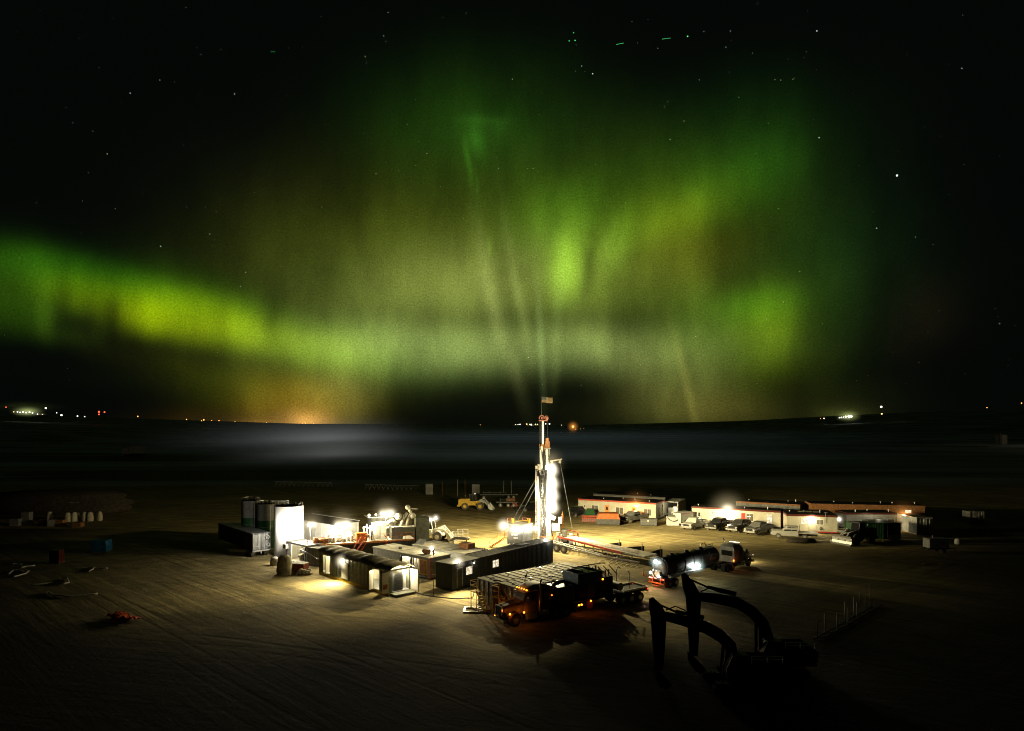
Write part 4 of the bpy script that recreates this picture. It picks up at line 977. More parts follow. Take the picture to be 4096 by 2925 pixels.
# flag
fx, fz0, fz1 = X(2166.5), Z(1680), Z(1586)
MB().cyl((fx,0,fz0), (fx,0,fz1), .035, .02, 6).build('flag_pole', 'galvanised', t)
nu, nv_ = 24, 13; fw = X(2210)-X(2167); fh = fw*.55
vs = []; fcs = []; mi = []
for j in range(nv_+1):
    for i in range(nu+1):
        u_ = i/nu; v_ = j/nv_
        vs.append((fx+.03+fw*u_, .16*math.sin(u_*9+.6*v_)*(.3+u_), fz1-.05-fh*v_-.14*u_*fh+.03*math.sin(u_*7)))
for j in range(nv_):
    for i in range(nu):
        a = j*(nu+1)+i; fcs.append((a, a+1, a+nu+2, a+nu+1))
        mi.append(2 if (i < nu*.4 and j < 7) else (0 if j % 2 == 0 else 1))
M['flag_red'] = mat('flag_red', (.22,.07,.02), .8, 0, .1, 3, 0); M['flag_white'] = mat('flag_white', (.8,.72,.42), .8, 0, .1, 3, 0); M['flag_blue'] = mat('flag_blue', (.04,.06,.12), .8, 0, .1, 3, 0)
fo = MB().add(vs, fcs, True).build('flag', None, t, mats=['flag_red','flag_white','flag_blue']); fo.data.polygons.foreach_set('material_index', mi)
q = MB()
for r_ in range(5):
    for c_ in range(6):
        u_ = (c_+.6)/6.4*.4; v_ = (r_+.6)/5.4*7/13; x = fx+.03+fw*u_; y = .16*math.sin(u_*9+.6*v_)*(.3+u_)-.012; z = fz1-.05-fh*v_-.14*u_*fh+.03*math.sin(u_*7)
        pts = []
        for k in range(10):
            a = math.pi/2+k*math.pi/5; rr = .045 if k % 2 == 0 else .018; pts.append((x+rr*math.cos(a), y, z+rr*math.sin(a)))
        q.add(pts, [tuple(range(10))])
so_ = q.build('stars', 'flag_white', fo)
so_['kind'] = 'stuff'
light(t, (fx+.8, -3.2, fz1-3), 90, (1,.85,.5), .2)
# guy lines
for a_, b_ in (((2141,1920),(2047,2086)),((2143,1945),(2068,2088))): MB().cyl(m(*a_, dy=-.2), m(*b_, dy=-.6), .02, n=6).build('guy_line', 'grey_steel', t)
a_ = m(2241,1851,-.2); MB().cyl(a_, (X(2295), -2., 1.0), .02, n=6).build('guy_line', 'grey_steel', t)

# ================================================================ generator / doghouse left of the mast
y_ = 107.
pL = PY(2021, 2190, y_+1.6); pM = PY(2091, 2190, y_-.5)
pL.z = pM.z = 0
t, L = framed('generator_house', 'tall corrugated steel house with glaring roof lamps just left of the mast', 'generator house', PY(2029,2190,y_+1.2)*Vector((1,1,0)) if False else (PY(2029,2190,y_+1.5).x, y_+1.5, 0), (PY(2091,2190,y_-.2).x, y_-.2, 0)); Wd = 2.9; hh = 4.05
b = MB().corr((0,0), (L,0), .3, hh, .22, .04).corr((L,0), (L,Wd), .3, hh, .22, .04).corr((0,Wd), (0,0), .3, hh, .22, .04).box(0, L, Wd-.04, Wd, .3, hh).box(-.05, L+.05, -.05, Wd+.05, 0, .3)
b.build('corrugated_wall', 'grey_steel', t)
MB().box(-.06, L+.06, -.06, Wd+.06, hh, hh+.1).build('roof', 'pale_roof', t)
MB().box(.4, .9, .5, .7, hh+.1, hh+.9).box(L-.6, L-.2, Wd-.8, Wd-.5, hh+.1, hh+.8).bar((-.1,.3,hh+.4), (L-.3,Wd-.6,hh+.5), .1).build('roof_bracket', 'yellow', t)
MB().rail([(-.1,.2,hh+.1), (-.1,1.3,hh+.1)], .75, .04).build('roof_rail', 'red_steel', t)
MB().rail([(1.4,2.4,hh+.1), (L-.1,2.4,hh+.1)], .75, .04).build('roof_rail', 'red_steel', t)
def flood(t, loc, power, hr=1.2, r=.34, lo=None):
    k = MB().box(loc[0]-.3, loc[0]+.3, loc[1]-.0, loc[1]+.2, loc[2]-.25, loc[2]+.25).build('flood_lamp', 'dark_grey', t)
    MB().sphere((loc[0], loc[1]-.1, loc[2]), r, 10).build('bulb', 'white_lamp', k); halo(t, (loc[0], loc[1]-.2, loc[2]), hr, HW)
    light(t, lo or (loc[0]-.2, loc[1]-.8, loc[2]), power, (1,.84,.5), .3)
flood(t, (-.5, -.1, 3.75), 3200, 1.8, .36, (-1.9,-.6,3.9)); halo(t, (1.6,-.2,3.5), 4.2, HB)
for x, y in ((1.5,-.35),(2.3,-.35),(L-.1,.0),(L+.5,1.1),(L+1.0,2.2)):
    flood(t, (x, y, 3.45), 14, 1.3, .28)
lt = MB()
for i in range(4): lt.box(.9+.3*i, 1.15+.3*i, -.1, -.06, 2.3+.1*(i%2), 2.6)
for i in range(3): lt.box(1.3+.28*i, 1.5+.28*i, -.1, -.06, 1.85, 2.1)
lt.build('wall_plate', 'white_paint', t)
q = MB()
for y in (-.5, .3): q.bar((-3.2, y, .05), (-.2, y, 1.9), .06, .15); q.bar((-3.2, y, 1.1), (-.2, y, 2.95), .05); q.bar((-3.2, y, .1), (-3.2, y, 1.1), .05); q.bar((-.2, y, 1.9), (-.2, y, 2.95), .05); q.bar((-1.7, y, 1.), (-1.7, y, 2.0), .05)
for i in range(9): q.box(-3.1+.33*i, -2.85+.33*i, -.5, .3, .2+.2*i, .24+.2*i)
q.build('stair', 'orange_steel', t)
MB().box(-.2, 0, -.5, .6, 1.85, 1.93).rail([(-.9,-.5,1.93), (-.1,-.5,1.93)], 1.0, .03).build('landing', 'orange_steel', t)
c = P(2030,2205); q = MB()
for k in range(4): q.bar(c+Vector((-1.5+.7*k, -.4, .1)), c+Vector((.4+.6*k, .8, 1.0)), .16)
tag(q.build('walkway_grate', 'cream'), 'pale tilted walkway grates leaning at the foot of the orange stair', 'grates')

# ================================================================ catwalk with pipe deck
p0 = P(2236,2200); p1 = P(2565,2262)
t, L = framed('pipe_catwalk', 'long pale pipe catwalk sloping away from the mast with a red side beam', 'catwalk', p0, p1); Wd = 3.4
MB().add([(0,.6,1.9),(L+.3,.2,1.25),(L+.3,Wd,1.25),(1.2,Wd-.6,1.9),(0,.6,1.75),(L+.3,.2,1.1),(L+.3,Wd,1.1),(1.2,Wd-.6,1.75)], [(0,1,2,3),(4,7,6,5),(0,4,5,1),(1,5,6,2),(2,6,7,3),(3,7,4,0)]).build('pipe_deck', 'cream', t)
for i in range(5):
    y = .85+i*.42; MB().cyl((.8,y,1.98), (L-1.2-.3*i,y,1.42), .07, n=8).build('drill_pipe', 'steel_pipe', t)
MB().bar((-.6,.35,2.0), (L*.78,.12,1.25), .2, .28).build('side_beam', 'red_steel', t)
MB().bar((-.8,-.7,1.5), (L*.62,-1.1,.75), .14).bar((-.8,-1.4,1.4), (L*.62,-1.7,.7), .14).build('boom_rail', 'cream', t)
q = MB()
for i in range(9): a_ = i/9; q.bar((-.8+L*.62*a_+.4,-.75,1.45-.7*a_), (-.8+L*.62*a_+1.1,-1.5,1.35-.7*a_), .08)
q.build('boom_lattice', 'galvanised', t)
q = MB()
for i in range(7): x = .8+i*1.9; q.bar((x,-.4,.1), (x,-.4,1.4-.06*i), .14).bar((x,3.0,.1), (x,3.0,1.4-.06*i), .14).bar((x,-.4,.6), (x+1.6,.2,1.3-.06*i), .09)
q.box(0, L, -.5, -.3, .35, .55).box(0, L, 2.95, 3.1, .35, .55); q.build('catwalk_frame', 'steel_pipe', t)
for x in (.9, 2.4):
    wheelset(t, x, -1.6, .62, .4, tm='dusty_rubber')
for x0, l_, h_ in ((7.6, 2.2, .9), (12.0, 2.6, .9), (L-.8, 1.0, 1.1)):
    MB().add([(x0-l_,Wd+1.3,.9),(x0,Wd+2.4,.25),(x0,Wd+2.4,1.5),(x0-l_,Wd+1.2,1.05),(x0-l_,Wd+1.6,.9),(x0+.15,Wd+2.7,.25),(x0+.15,Wd+2.7,1.5),(x0-l_,Wd+1.5,1.05)], [(0,1,2,3),(4,7,6,5),(0,4,5,1),(1,5,6,2),(2,6,7,3),(3,7,4,0)]).build('pipe_arm', 'black_steel', t)
    MB().bar((x0-.05,Wd+2.4,.1), (x0-.05,Wd+2.4,1.9), .1).build('pipe_stop', 'steel_pipe', t)
q = MB()
for i in range(6): q.bar((L-4+.9*i,-2.2,.15), (L-4.6+.9*i,-.8,.3), .12)
tag(q.build('pipe_sleeper', 'steel_pipe', None), None, None) if False else q.build('pipe_sleeper', 'steel_pipe', t)

# ================================================================ conventional semi tractor
def semi(name, label, loc, rz, body, group=None, lit=True, back_view=False):
    "x forward, origin under the rear of the frame, 7.9 m long"
    t = thing(name, label, 'truck', loc, rz, group)
    def rr(x, hw, z0, z1, c=.12):   # rounded-top cross section
        return [Vector((x, -hw, z0)), Vector((x, hw, z0)), Vector((x, hw, z1-c*1.6)), Vector((x, hw-c, z1-c*.3)), Vector((x, hw-c*2.4, z1)), Vector((x, -hw+c*2.4, z1)), Vector((x, -hw+c, z1-c*.3)), Vector((x, -hw, z1-c*1.6))]
    MB().box(0, 7.4, -.42, -.3, .75, 1.0).box(0, 7.4, .3, .42, .75, 1.0).box(.2, .4, -.3, .3, .75, .95).box(2.6, 2.8, -.3, .3, .75, .95).build('frame', 'black_steel', t)
    MB().loft([rr(5.55,.82,1.05,2.12,.16), rr(6.5,.74,1.05,2.02,.16), rr(7.45,.62,1.0,1.9,.16), rr(7.6,.58,1.0,1.84,.14)]).build('hood', body, t)
    MB().bar((5.9,0,2.13), (7.5,0,1.93), .05, .04).build('hood_ridge', 'black_steel', t)
    MB().loft([rr(4.05,1.02,1.0,2.95,.12), rr(5.0,1.02,1.0,2.9,.14), rr(5.2,1.0,1.0,2.75,.14), rr(5.55,.95,1.0,2.15,.1)]).build('cab', body, t)
    k = MB().loft([rr(2.55,1.12,1.05,2.95,.1), rr(4.03,1.12,1.05,3.0,.1)]).build('sleeper', body, t)
    MB().loft([rr(2.55,1.1,2.95,3.15,.1), rr(3.2,1.08,2.95,3.45,.2), rr(4.2,1.04,2.9,3.45,.22), rr(5.0,.95,2.9,3.2,.2), rr(5.25,.9,2.8,2.95,.1)], True).build('roof_cap', 'dull_white', t)
    for y in (-1, 1):
        s_ = y
        MB().add([(5.15,s_*1.01,2.12),(5.15,s_*1.01,2.66),(4.3,s_*1.035,2.66),(4.3,s_*1.035,2.1)], [(0,1,2,3)]).build('side_window', 'glass', t)
        k = MB().box(4.2, 5.2, s_*1.02-.015, s_*1.02+.015, 1.05, 2.05).build('cab_door', body, t); MB().box(4.3, 4.45, s_*1.05-.02, s_*1.05+.02, 1.85, 1.9).build('handle', 'chrome', k)
        MB().bar((5.3,s_*1.0,2.35), (5.45,s_*1.4,2.35), .04).box(5.38,5.46, s_*1.42-.12, s_*1.42+.12, 2.0, 2.6).build('mirror', 'chrome', t)
        MB().cyl((3.9,s_*1.2,1.0), (3.9,s_*1.2,3.4), .09).tube([(3.9,s_*1.2,3.4),(3.88,s_*1.2,3.75),(3.7,s_*1.2,3.95)], .09).build('exhaust_stack', 'chrome', t) if s_ > 0 or not back_view else None
        # front fender arch
        pts = [Vector((6.55+.68*math.cos(a), s_*1.0, .55+.72*math.sin(a))) for a in [math.pi*i/8 for i in range(9)]]
        secs = [[p_+Vector((0,-.22,0)), p_+Vector((0,.22,0)), p_+Vector((0,.22,.05)), p_+Vector((0,-.22,.05))] for p_ in pts]
        MB().loft(secs).build('fender', body, t)
        MB().cyl((2.9,s_*1.0,.78), (4.1,s_*1.0,.78), .32, n=16).build('fuel_tank', 'chrome', t)
        MB().box(4.25, 5.3, s_*1.0-.18, s_*1.0+.14, .45, .95).build('step_box', 'galvanised', t)
        k = MB().sphere((7.35,s_*.88,1.15), .15, 8).build('headlight', 'dim_pane', t)
        wheelset(t, 6.55, s_*1.12, .52, .3)
        for x in (.75, 2.05): wheelset(t, x, s_*1.18, .52, .28, dual=True)
        MB().box(-.25, .0, s_*1.05-.3, s_*1.05+.3, .35, 1.15).build('mud_flap', 'rubber', t)
    MB().add([(5.22,-.86,2.2),(5.22,.86,2.2),(5.1,.84,2.78),(5.1,-.84,2.78)], [(0,1,2,3)]).add([(5.24,-.9,2.16),(5.24,.9,2.16),(5.12,.88,2.82),(5.12,-.88,2.82)], [(0,1,2,3)]).build('windscreen', 'glass', t)
    MB().box(5.15, 5.45, -.9, .9, 2.8, 2.86).build('sun_visor', body, t)
    k = MB().box(7.6, 7.66, -.52, .52, 1.0, 1.8).build('grille', 'black_steel', t)
    q = MB()
    for a_ in (-.54,.5): q.box(7.6,7.69,a_,a_+.04,.98,1.84)
    q.box(7.6,7.69,-.5,.5,1.8,1.84); q.build('grille_surround', 'chrome', k)
    MB().box(7.62, 7.9, -1.2, 1.2, .45, .85).build('bumper', 'chrome', t, bevel=.05)
    MB().box(2.5, 2.54, -.8, .8, 1.9, 2.6).build('rear_window', 'glass', t)
    if lit:
        for y in (-.75,-.4,0,.4,.75): MB().sphere((5.12,y,3.03), .085, 8).build('marker_lamp', 'amber', t)
        for y in (-1,1):
            MB().sphere((7.2,y*1.12,1.25), .09, 8).build('marker_lamp', 'amber', t); light(t, (7.2,y*1.45,1.25), 6, (1,.25,.02), .05)
            MB().sphere((5.72,y*1.2,1.2), .09, 8).build('marker_lamp', 'amber', t); light(t, (5.72,y*1.5,1.15), 7, (1,.3,.03), .05)
            MB().sphere((2.5,y*1.15,2.3), .05, 6).build('marker_lamp', 'amber', t)
        light(t, (5.45,0,3.3), 10, (1,.3,.05), .05)
    return t
M['truck_brown'] = mat('truck_brown', (.20,.13,.09), .45, .1, .3)
# heading: lower left in the photograph
pf = P(2018,2500); pr = P(2560,2392)
d = (pf-pr); hd = math.atan2(d.y, d.x); du = d.normalized(); nu_ = Vector((-du.y, du.x, 0))
org = pf-du*7.75
TR = semi('semi_truck', 'parked semi truck tractor with glowing amber roof lamps, facing the foreground', org, hd, 'truck_brown'); TR.scale = (1.1,1.1,1.1)
# the long equipment trailer it pulls: x forward, origin at its rear end
Lt = (org-pr).length+2.2
t = thing('pump_trailer', 'long black trailer loaded with pumping machinery and a blue tub behind the truck', 'trailer', pr, hd); TL = Lt
MB().box(0, Lt, -.6, -.4, 1.0, 1.3).box(0, Lt, .4, .6, 1.0, 1.3).box(0, Lt-.5, -1.25, 1.25, 1.3, 1.42).build('trailer_deck', 'black_steel', t, bevel=.02)
MB().box(0, 3.6, -1.28, -1.2, 1.42, 1.6).box(0, 3.6, 1.2, 1.28, 1.42, 1.6).box(-.05, 0, -1.28, 1.28, 1.0, 1.6).build('tail_rail', 'galvanised', t)
for x in (1.2, 2.5, 3.8):
    for s_ in (-1, 1): wheelset(t, x, s_*1.27, .55, .3, dual=True)
for s_ in (-1,1): MB().box(.3, 4.7, s_*1.0-.3, s_*1.0+.3, 1.16, 1.2).build('fender', 'car_dark', t)
q = MB().box(Lt-6.2, Lt-2.9, -1.3, 1.3, 3.05, 3.12)
for a_ in ((Lt-6.2,Lt-2.9,-1.3,-1.22),(Lt-6.2,Lt-2.9,1.22,1.3),(Lt-6.2,Lt-6.12,-1.22,1.22),(Lt-2.98,Lt-2.9,-1.22,1.22)): q.box(*a_, 3.12, 4.25)
q.build('open_tub', 'blue_paint', t); MB().box(Lt-6.11, Lt-2.99, -1.21, 1.21, 3.13, 3.3).build('tub_dark_fill', 'black_steel', t)  # black slab added so the tub reads dark inside
MB().box(Lt-6.0, Lt-3.1, -1.1, 1.1, 1.45, 3.03).build('tub_stand', 'black_steel', t)
MB().box(Lt-2.6, Lt-.4, -1.1, 1.1, 1.45, 3.1).cyl((Lt-1.6,-.6,3.1),(Lt-1.6,-.6,3.4),.16).build('engine_box', 'car_dark', t, bevel=.05)
MB().tube([(Lt-2.2,.3,3.2),(Lt-1.6,.5,3.55),(Lt-.7,.5,3.5),(Lt-.4,.2,3.2)], .2, 9).build('air_intake', 'black_steel', t)
MB().torus((Lt-.7,-.1,3.35), (1,.2,0), .26, .09).build('intake_ring', 'dark_grey', t)
q = MB().box(5.2, 7.6, -1.1, 1.1, 1.45, 3.4); q.build('pump_block', 'black_steel', t, bevel=.05)
for i in range(5): MB().cyl((5.4+.5*i,-1.0,3.4),(5.4+.5*i,-1.0,3.9+.4*(i%2)),.12,n=8).cyl((5.4+.5*i,.6,3.4),(5.4+.5*i,.6,4.1),.1,n=8).build('valve', 'steel_pipe', t)
MB().box(7.8, 8.9, -1.15, 1.15, 1.45, 4.2).build('control_cabin', 'car_dark', t, bevel=.04)
q = MB()
for i in range(6): q.bar((4.6+.8*i,1.1,3.5),(5.2+.8*i,.4,4.5),.1); q.bar((4.6+.8*i,-.9,4.4),(5.4+.8*i,-.9,4.5),.12)
q.build('crane_lattice', 'steel_pipe', t)
MB().cyl((3.9,-.7,2.0),(3.9,.9,2.0),.45).build('air_tank', 'dull_white', t); MB().tube([(2.2,.6,1.45),(2.2,.6,3.2),(2.5,.5,3.6)], .06).build('vent_post', 'galvanised', t)
q = MB().tube([(3.1,-.6,1.45),(3.1,-.6,3.6),(3.0,-.4,3.9),(2.8,-.3,3.7)], .07); q.build('filler_pipe', 'galvanised', t)
for x, y, z in ((Lt-3.0,1.32,.98),(Lt-3.35,1.32,.98),(8.6,1.32,1.2),(6.9,1.32,3.3),(.02,1.2,1.35),(0.,-1.2,1.35)):
    MB().sphere((x,y,z), .10, 8).build('marker_lamp', 'amber' if x > 1 else 'red_lamp', t)
light(t, (Lt-3.2,1.6,.95), 1.5, (1,.15,.02), .05); light(t, (8.6,1.7,1.1), 1.2, (1,.3,.04), .05)
MB().box(Lt-4.9, Lt-4.1, 1.26, 1.34, .45, 1.25).build('side_locker', 'red_steel', t, bevel=.02)

# ================================================================ tanker truck on the right
pr = P(2626,2352); pf = P(2985,2256); d = pf-pr; hd = math.atan2(d.y, d.x); LT = d.length
t = thing('tanker_trailer', 'cylindrical steel tank trailer with white work lamps and red tail lights', 'tanker trailer', pr, hd)
TLn = 12.6; r = 1.15; zc = 2.45
b = MB(); secs = []
for x, rr_ in ((.35,.02),(.38,.75),(.5,1.0),(.7,r),(TLn-.3,r),(TLn-.1,.98),(TLn,.7),(TLn+.03,.02)):
    secs.append([Vector((x, rr_*math.cos(2*math.pi*k/28), zc+rr_*math.sin(2*math.pi*k/28))) for k in range(28)])
b.loft(secs, True); b.build('tank_barrel', 'silver', t)
for i in range(7): MB().torus((.75+i*(TLn-1.1)/6.0, 0, zc), (1,0,0), r+.03, .06, 28, 6).build('hoop', 'car_dark', t)
for x in (3.2, 6.4, 9.6): MB().cyl((x,0,zc+r-.05), (x,0,zc+r+.22), .3, n=14).bar((x-.3,0,zc+r+.25),(x+.3,0,zc+r+.25),.06).build('manhole', 'grey_steel', t)
MB().tube([(10.2,.3,zc+r),(10.4,.4,zc+r+.5),(11.2,.4,zc+r+.6),(11.6,.2,zc+r)], .06).rail([(10.0,-.5,zc+r-.1),(11.8,-.5,zc+r-.1)], .6, .03).build('top_rail', 'galvanised', t)
MB().box(.1, TLn, -.55, -.35, 1.05, 1.3).box(.1, TLn, .35, .55, 1.05, 1.3).box(0, .15, -1.2, 1.2, .95, 1.35).build('chassis', 'black_steel', t)
MB().box(-.12, 0, -1.15, 1.15, .55, .68).bar((-.05,-.6,.6),(-.05,-.6,1.1),.08).bar((-.05,.6,.6),(-.05,.6,1.1),.08).bar((-.08,-.5,.3),(-.08,.5,.3),.08).build('rear_bumper', 'orange_steel', t)
for s_ in (-1,1):
    for x in (1.1, 2.4): wheelset(t, x, s_*1.22, .52, .28, dual=True)
    MB().box(.3, 3.3, s_*.95-.33, s_*.95+.33, 1.14, 1.2).build('fender', 'car_dark', t)
    for j in range(3): MB().sphere((-.02,s_*(.66+.19*j),1.15), .09, 8).build('tail_light', 'red_lamp', t)
    MB().box(-.02,.3,s_*1.12-.02,s_*1.12+.02,.35,.95).build('mud_flap', 'orange_steel', t)
light(t, (-.5,0,1.0), 34, (1,.06,.02), .1); light(t, (-1.6,0,2.2), 110, (1,.62,.32), .1)  # tail lamp glow, plus an unseen warm fill added behind the tank
# hose tray along the camera side, brightly lit
MB().box(.6, 7.6, -1.66, -1.30, 1.42, 1.47).box(.6, 7.6, -1.70, -1.66, 1.42, 1.62).box(.6, 7.6, -1.3, -1.26, 1.42, 1.62).build('hose_tray', 'galvanised', t)
MB().tube([(.8+.85*i,-1.5,1.56) for i in range(9)], .07).build('hose', 'hose', t)
MB().box(4.2, 5.4, -1.2, -.7, .5, 1.1).build('tool_locker', 'galvanised', t, bevel=.03)
# rear pump, manway, lamps
MB().cyl((-.0,-.1,1.75),(.45,-.1,1.75),.36,n=18).torus((0,-.1,1.75),(1,0,0),.36,.05).build('rear_manway', 'cream', t)
MB().tube([(.2,.6,2.2),(-.1,.6,1.7),(-.15,.2,1.2),(.2,-.2,1.15)],.09).cyl((.0,-.7,1.1),(.0,-.7,1.5),.16).build('discharge_pipe', 'cream', t)
def cool(t, loc, power, r=.2, hr=1.0, lo=(0,-.5,0)):
    k = MB().box(loc[0]-.1, loc[0]+.1, loc[1]-.1, loc[1]+.1, loc[2]-.14, loc[2]+.14).build('work_lamp', 'dark_grey', t)
    MB().sphere((loc[0]+.12*lo[0], loc[1]+.12*lo[1], loc[2]), r, 10).build('bulb', 'cool_lamp', k); halo(t, (loc[0]+.3*lo[0], loc[1]+.3*lo[1], loc[2]), hr, HC)
    light(t, (loc[0]+lo[0], loc[1]+lo[1], loc[2]+lo[2]), power, (.95,1,.86), .12)
cool(t, (.1,.15,zc+.75), 40, .22, 1.05, (-.9,-.1,.1))
cool(t, (.05,.85,1.75), 14, .15, .5, (-.6,0,0)); cool(t, (.05,-.35,1.45), 14, .13, .45, (-.6,0,0))
cool(t, (7.0,-1.3,1.95), 60, .26, 1.2, (-.3,-.7,.1)); cool(t, (6.0,-1.35,1.9), 30, .26, 1.1, (-.3,-.5,.1))
k = semi('tanker_tractor', 'pale semi truck tractor hauling the steel tank trailer, seen from behind', pr+d.normalized()*(LT-7.9+.1), hd, 'dull_white', lit=False, back_view=True)
MB().sphere((2.45,-1.1,1.35), .1, 8).build('marker_lamp', 'amber', k); MB().box(4.4,4.7,-.7,.7,3.5,3.56).build('roof_lamp', 'room_light', k); MB().sphere((7.6,-1.15,1.5), .07, 6).build('marker_lamp', 'room_light', k)
light(k, (2.4,-1.5,1.3), 5, (1,.2,.03), .05)
light(k, (9.4,.3,1.2), 260, (1,.84,.48), .2)
c = P(2574,2303); t = thing('traffic_cone', 'orange traffic cone left of the tanker tail lights', 'cone', c)
MB().box(-.2,.2,-.2,.2,0,.04).cyl((0,0,.04),(0,0,.75),.15,.03,14).build('cone', 'hi_vis', t); MB().cyl((0,0,.42),(0,0,.54),.093,.075,14).build('reflective_band', 'white_paint', t)
# ================================================================ site offices
def house(label, p0, p1, depth, hh, trim, wall='cream', skirt=True, group=None, roof='roof_felt', vents=4, seams=True):
    t, L = framed('site_office', label, 'site office', (p0.x,p0.y,0), (p1.x,p1.y,0), group)
    b = MB().box(0, L, 0, depth, .35, hh-.32)
    k = int(L/2.4)
    if seams:
        for i in range(1, k): b.box(i*L/k-.02, i*L/k+.02, -.015, 0, .4, hh-.34)
        b.box(0, L, -.02, 0, 1.62, 1.66)
    b.build('wall', wall, t)
    MB().box(-.05, L+.05, -.07, depth+.05, hh-.32, hh).build('roof_trim', trim, t)
    MB().box(-.02, L+.02, -.04, depth+.02, hh, hh+.05).build('roof', roof, t)
    MB().box(.05, L-.05, .05, depth-.05, 0, .35).box(0, L, -.03, .04, .28, .38).build('skirting', 'dark_grey', t)
    random.seed(int(L*100))
    roof_bits(t, [(L*(i+.5)/vents+random.uniform(-1.1,1.1), depth*random.uniform(.2,.8), hh+.05, random.choice((.15,.25,.45))) for i in range(vents) if random.random() < .75])
    return t, L
G3 = 'white modular site offices'
# first: red trimmed with two orange doors
pr = P(2623,2013,3.7); pl = P(2313,1995,3.7)
t, L = house('long white site office with bright red roof trim and two orange doors', pl, pr, 6.3, 3.7, 'red_steel', vents=5)
pxs = lambda px: (PY(px,2040,(pl.y+pr.y)/2).x-pl.x)/(pr.x-pl.x)*L
u = lambda px: ((px-2313)/310.)*L*( .93 + .07*((px-2313)/310.))
door(t, u(2429), .55, .95, 2.1, 'orange_steel'); door(t, u(2536), .55, .95, 2.1, 'orange_steel')
window(t, u(2373), 1.1, 1.5, 1.35, 'dim_pane'); window(t, u(2473), 1.0, 1.7, 1.35, 'dim_pane'); window(t, u(2581), 1.0, 1.6, 1.35, 'dim_pane'); window(t, u(2339), 1.9, .35, .5, 'dim_pane', split=False)
lamp_fix(t, (u(2554), -.05, 3.0), 420, (1,.42,.10), 'orange_lamp', .24, HO, 2.0, off=(0,-.9,-.1)); halo(t, (u(2554), -.3, 3.0), 4.5, HOB)
q = MB(); q.box(u(2530), u(2560), -1.1, -.1, .3, .45).rail([(u(2530),-1.1,.45),(u(2560),-1.1,.45)], .9, .03); q.build('step', 'orange_steel', t)
MB().box(L+.01, L+.04, 2.2, 3.1, .5, 2.6).build('door', 'car_dark', t); MB().box(L+.01, L+.04, 4.3, 5.0, .8, 2.9).build('door', 'glass', t)
light(t, (L+1.6, 5.6, 2.6), 120, (1,.85,.5), .2)
MB().sphere((u(2317), -.1, 2.7), .16, 8, (1,.2,1)).build('wall_sign', 'dull_white', t)
# unit behind it
house('dark site office roof with vents showing behind the red trimmed office', pl+Vector((4.5,9,0)), pr+Vector((4,9,0)), 6, 3.9, 'dark_grey', 'dim_white', vents=5)
# open white container
pa = P(2657,2068); t = thing('open_container', 'upright open ended white container beside the red trimmed office', 'container', (pa.x,pa.y,0), R(-28)); Wd = 3.0; hh = 3.4
MB().box(0,.14,0,7,.5,hh).box(Wd-.14,Wd,0,7,.5,hh).box(.14,Wd-.14,0,7,hh-.14,hh).box(.14,Wd-.14,0,7,.5,.64).box(.14,Wd-.14,6.9,7,.64,hh-.14).build('shell', 'dull_white', t)
MB().box(.5,1.5,1.4,2.4,.64,1.9).box(1.7,2.5,1.2,2.2,.64,2.2).build('cargo', 'white_paint', t, bevel=.03); MB().box(-.02,.0,0,.05,.5,hh).box(0,Wd,.0-.04,0,.42,.52).build('sill', 'white_paint', t)
for s_ in (.4, Wd-.4): MB().cyl((s_-.15,1.2,.42),(s_+.15,1.2,.42),.42).cyl((s_-.15,5,.42),(s_+.15,5,.42),.42).build('wheel', 'rubber', t)
light(t, (1.5,.6,2.9), 25, (1,.9,.6), .2)
# second: maroon trim, blazing lamp
pl = P(2767,2026,3.45); pr = P(3122,2045,3.45)
t, L = house('long cream site office with maroon trim and a blazing lamp above parked pickups', pl, pr, 4.2, 3.45, 'wine', vents=6); W1 = L
u = lambda px: ((px-2767)/355.)*L*(.94+.06*((px-2767)/355.))
door(t, u(2790), .5, .9, 2.1, 'dull_white'); window(t, u(2845), 1.2, 1.25, 1.5, 'lit_pane', split=False)
MB().box(u(2975), u(2991), -.03, -.005, .5, 2.7).build('wall_panel', 'red_trim', t)
window(t, u(2995), 1.2, 1.3, 1.4, 'dim_pane'); window(t, u(3074), 1.0, .85, 1.6, 'lit_pane', split=False)
MB().box(u(2999), u(3011), -.06, -.03, 2.0, 2.12).build('number_sign', 'room_light', t)
lamp_fix(t, (u(2921), -.05, 3.05), 1500, (1,.82,.42), 'white_lamp', .34, HW, 2.3, off=(0,-1.3,-.2)); halo(t, (u(2921), -.3, 3.1), 5.5, HB)
MB().box(u(2916), u(2925), -.03, -.005, .5, 2.6).build('door', 'white_paint', t)
MB().box(L+.01, L+.05, .9, 1.9, .4, 2.7).build('door', 'orange_steel', t); MB().box(L+.01, L+1.2, 2.8, 4.0, .4, 2.9).build('porch_screen', 'orange_steel', t)
light(t, (L+1.3, 2.3, 2.9), 90, (1,.6,.2), .15)
house('low dark office roof edged red behind the blazing lamp office', pl+Vector((12,9,0)), pr+Vector((8,10,0)), 6, 3.5, 'rust', 'dim_white', vents=6)
